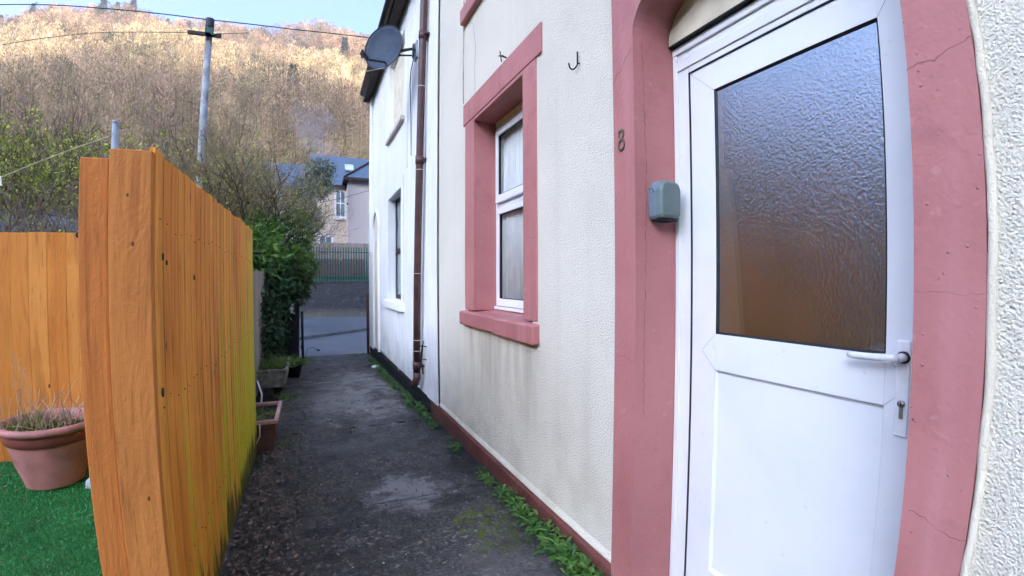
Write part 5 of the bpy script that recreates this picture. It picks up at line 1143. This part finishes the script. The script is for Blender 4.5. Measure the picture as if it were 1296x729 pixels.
def conifer(az, el_d, h, label, seed, dist):
    d = dist; x = d * math.sin(R(az)); y = d * math.cos(R(az)); z = float(ground_z(np.array(x), np.array(y)))
    t_ = thing('conifer', (x, y, z), label, 'tree', 'dark conifers on the wooded hill'); rng = np.random.default_rng(seed); n = 700
    t = rng.uniform(0, 1, n) ** .8; a = rng.uniform(0, 2 * np.pi, n); tier = .75 + .25 * np.sin(t * 40); r_ = (1 - t) * h * .22 * tier * rng.uniform(.3, 1.1, n)
    P = np.stack([x + r_ * np.cos(a), y + r_ * np.sin(a), z + h * (.12 + .86 * t)], 1); D = np.stack([np.cos(a), np.sin(a), rng.uniform(-.5, .1, n)], 1)
    v, f = cards(P, D, h * .09 * rng.uniform(.5, 1.2, n), h * .035 * rng.uniform(.6, 1.3, n), rng); np_mesh('crown', v, f, 'conifer', t_, tone=np.repeat(rng.uniform(0, 1, n), 4))
    m = MB(); m.tube([(x, y, z - .5), (x, y, z + h * .98)], [h * .02, h * .004], 5); m.build('trunk', 'twig_dark', t_)
cs = [(-29.9, 18, 'dark conifer on the skyline at the far left edge', 415), (-27.2, 18, 'second dark skyline conifer from the left, broad and ragged', 415), (-25.6, 18, 'dark conifer set just below the skyline on the left', 400), (-21.0, 23, 'tallest dark skyline conifer', 412), (-19.7, 17, 'narrow skyline conifer right of the tallest one', 412), (-18.3, 22, 'broad skyline conifer right of the narrow one', 412),
      (-15.0, 15, 'small skyline conifer just left of the telegraph pole', 414), (-13.0, 16, 'skyline conifer nearest the left of the pole top', 414), (-11.3, 15, 'small skyline conifer behind the pole top', 414),
      (-13.9, 21, 'left conifer of three green ones on the slope by the pole', 335), (-12.9, 21, 'middle conifer of three green ones on the slope by the pole', 335), (-11.9, 20, 'right conifer of three green ones on the slope by the pole', 335),
      (-2.2, 18, 'lone dark green conifer low on the slope above the slate roof', 175), (3.6, 24, 'dark conifer on the slope right of centre near the skyline', 330)]
for i, (az, h, lab, dist) in enumerate(cs): conifer(az, 0, h, lab, 300 + i, dist)

# chimney smoke
def smoke():
    m = MB(); pts = []
    c0 = Vector((.9, 46, 12.8)); m.tube([c0 + Vector((1.6, 0, -1.2)), c0 + Vector((.9, 0, .2)), c0 + Vector((-.2, 0, 1.6)), c0 + Vector((-1.0, 0, 3.4)), c0 + Vector((-1.2, 0, 5.4))], [.5, 1.5, 2.2, 2.6, 1.6], 14)
    t = NT('blue_smoke'); t.n.remove(t.b); v = t.n.new('ShaderNodeVolumePrincipled'); v.inputs['Color'].default_value = (.75, .80, .95, 1)
    t.l.new(t.math('MULTIPLY', t.ramp(t.noise(.42, 4), .42, .85), .22), v.inputs['Density']); t.l.new(v.outputs[0], t.out.inputs['Volume'])
    MAT['smoke'] = t.m; o = m.build('chimney_smoke', 'smoke'); tag(o, 'pale blue chimney smoke drifting above the far slate roof', 'smoke', kind='stuff')
smoke()

# ------------------------------------------------------------------ LIGHT, SKY, CAMERA
SUN_AZ, SUN_EL = -128., 21.
w = bpy.data.worlds.new('World'); sc.world = w; w.use_nodes = True
bg = w.node_tree.nodes['Background']; sky = w.node_tree.nodes.new('ShaderNodeTexSky'); sky.sky_type = 'NISHITA'; sky.sun_disc = False
sky.sun_elevation = R(SUN_EL); sky.sun_rotation = R(SUN_AZ); sky.air_density = .4; sky.dust_density = 3.4; sky.ozone_density = 6.0
w.node_tree.links.new(sky.outputs[0], bg.inputs[0]); bg.inputs[1].default_value = .15
s = Vector((math.sin(R(SUN_AZ)) * math.cos(R(SUN_EL)), math.cos(R(SUN_AZ)) * math.cos(R(SUN_EL)), math.sin(R(SUN_EL))))
l = bpy.data.lights.new('sun', 'SUN'); l.energy = 3.5; l.angle = R(.5); l.color = (1, .87, .72); lo = bpy.data.objects.new('sun', l); COL.objects.link(lo); lo.rotation_euler = s.to_track_quat('Z', 'Y').to_euler()

# hazy valley air
m = MB(); m.box((-520, -620, -60), (420, 560, 330)); hz = NT('valley_air'); hz.n.remove(hz.b)
hv = hz.n.new('ShaderNodeVolumePrincipled'); hv.inputs['Color'].default_value = (.86, .90, 1, 1); hv.inputs['Density'].default_value = .00032; hv.inputs['Anisotropy'].default_value = .2
hz.l.new(hv.outputs[0], hz.out.inputs['Volume']); MAT['haze'] = hz.m; tag(m.build('haze', 'haze'), 'thin pale winter haze filling the valley air', 'haze', kind='stuff')
cam = bpy.data.cameras.new('camera'); co = bpy.data.objects.new('camera', cam); COL.objects.link(co); sc.camera = co
yaw, pit, rol = 0.42751168431760705, -0.01650094821653055, -0.0029104463786639484
co.matrix_world = Matrix.Translation((0, 0, 1.53)) @ Matrix.Rotation(-yaw, 4, 'Z') @ Matrix.Rotation(pit, 4, 'X') @ Matrix.Rotation(-rol, 4, 'Y') @ Matrix.Rotation(math.pi / 2, 4, 'X')
cam.sensor_width = 36; cam.sensor_height = 20.25; cam.clip_end = 3000; cam.clip_start = .02; cam.lens = 15.83
# the photograph's wide lens bends straight lines slightly: same field of view, mild barrel distortion
cam.type = 'PANO'
pc_ = cam if hasattr(cam, 'panorama_type') else cam.cycles
pc_.panorama_type = 'FISHEYE_LENS_POLYNOMIAL'; pc_.fisheye_fov = math.pi
pc_.fisheye_polynomial_k0 = 0.0
pc_.fisheye_polynomial_k1 = -0.062225941097306524; pc_.fisheye_polynomial_k2 = -0.0004017094499212261
pc_.fisheye_polynomial_k3 = 0.00011241864138659257; pc_.fisheye_polynomial_k4 = -3.0844217864490152e-06
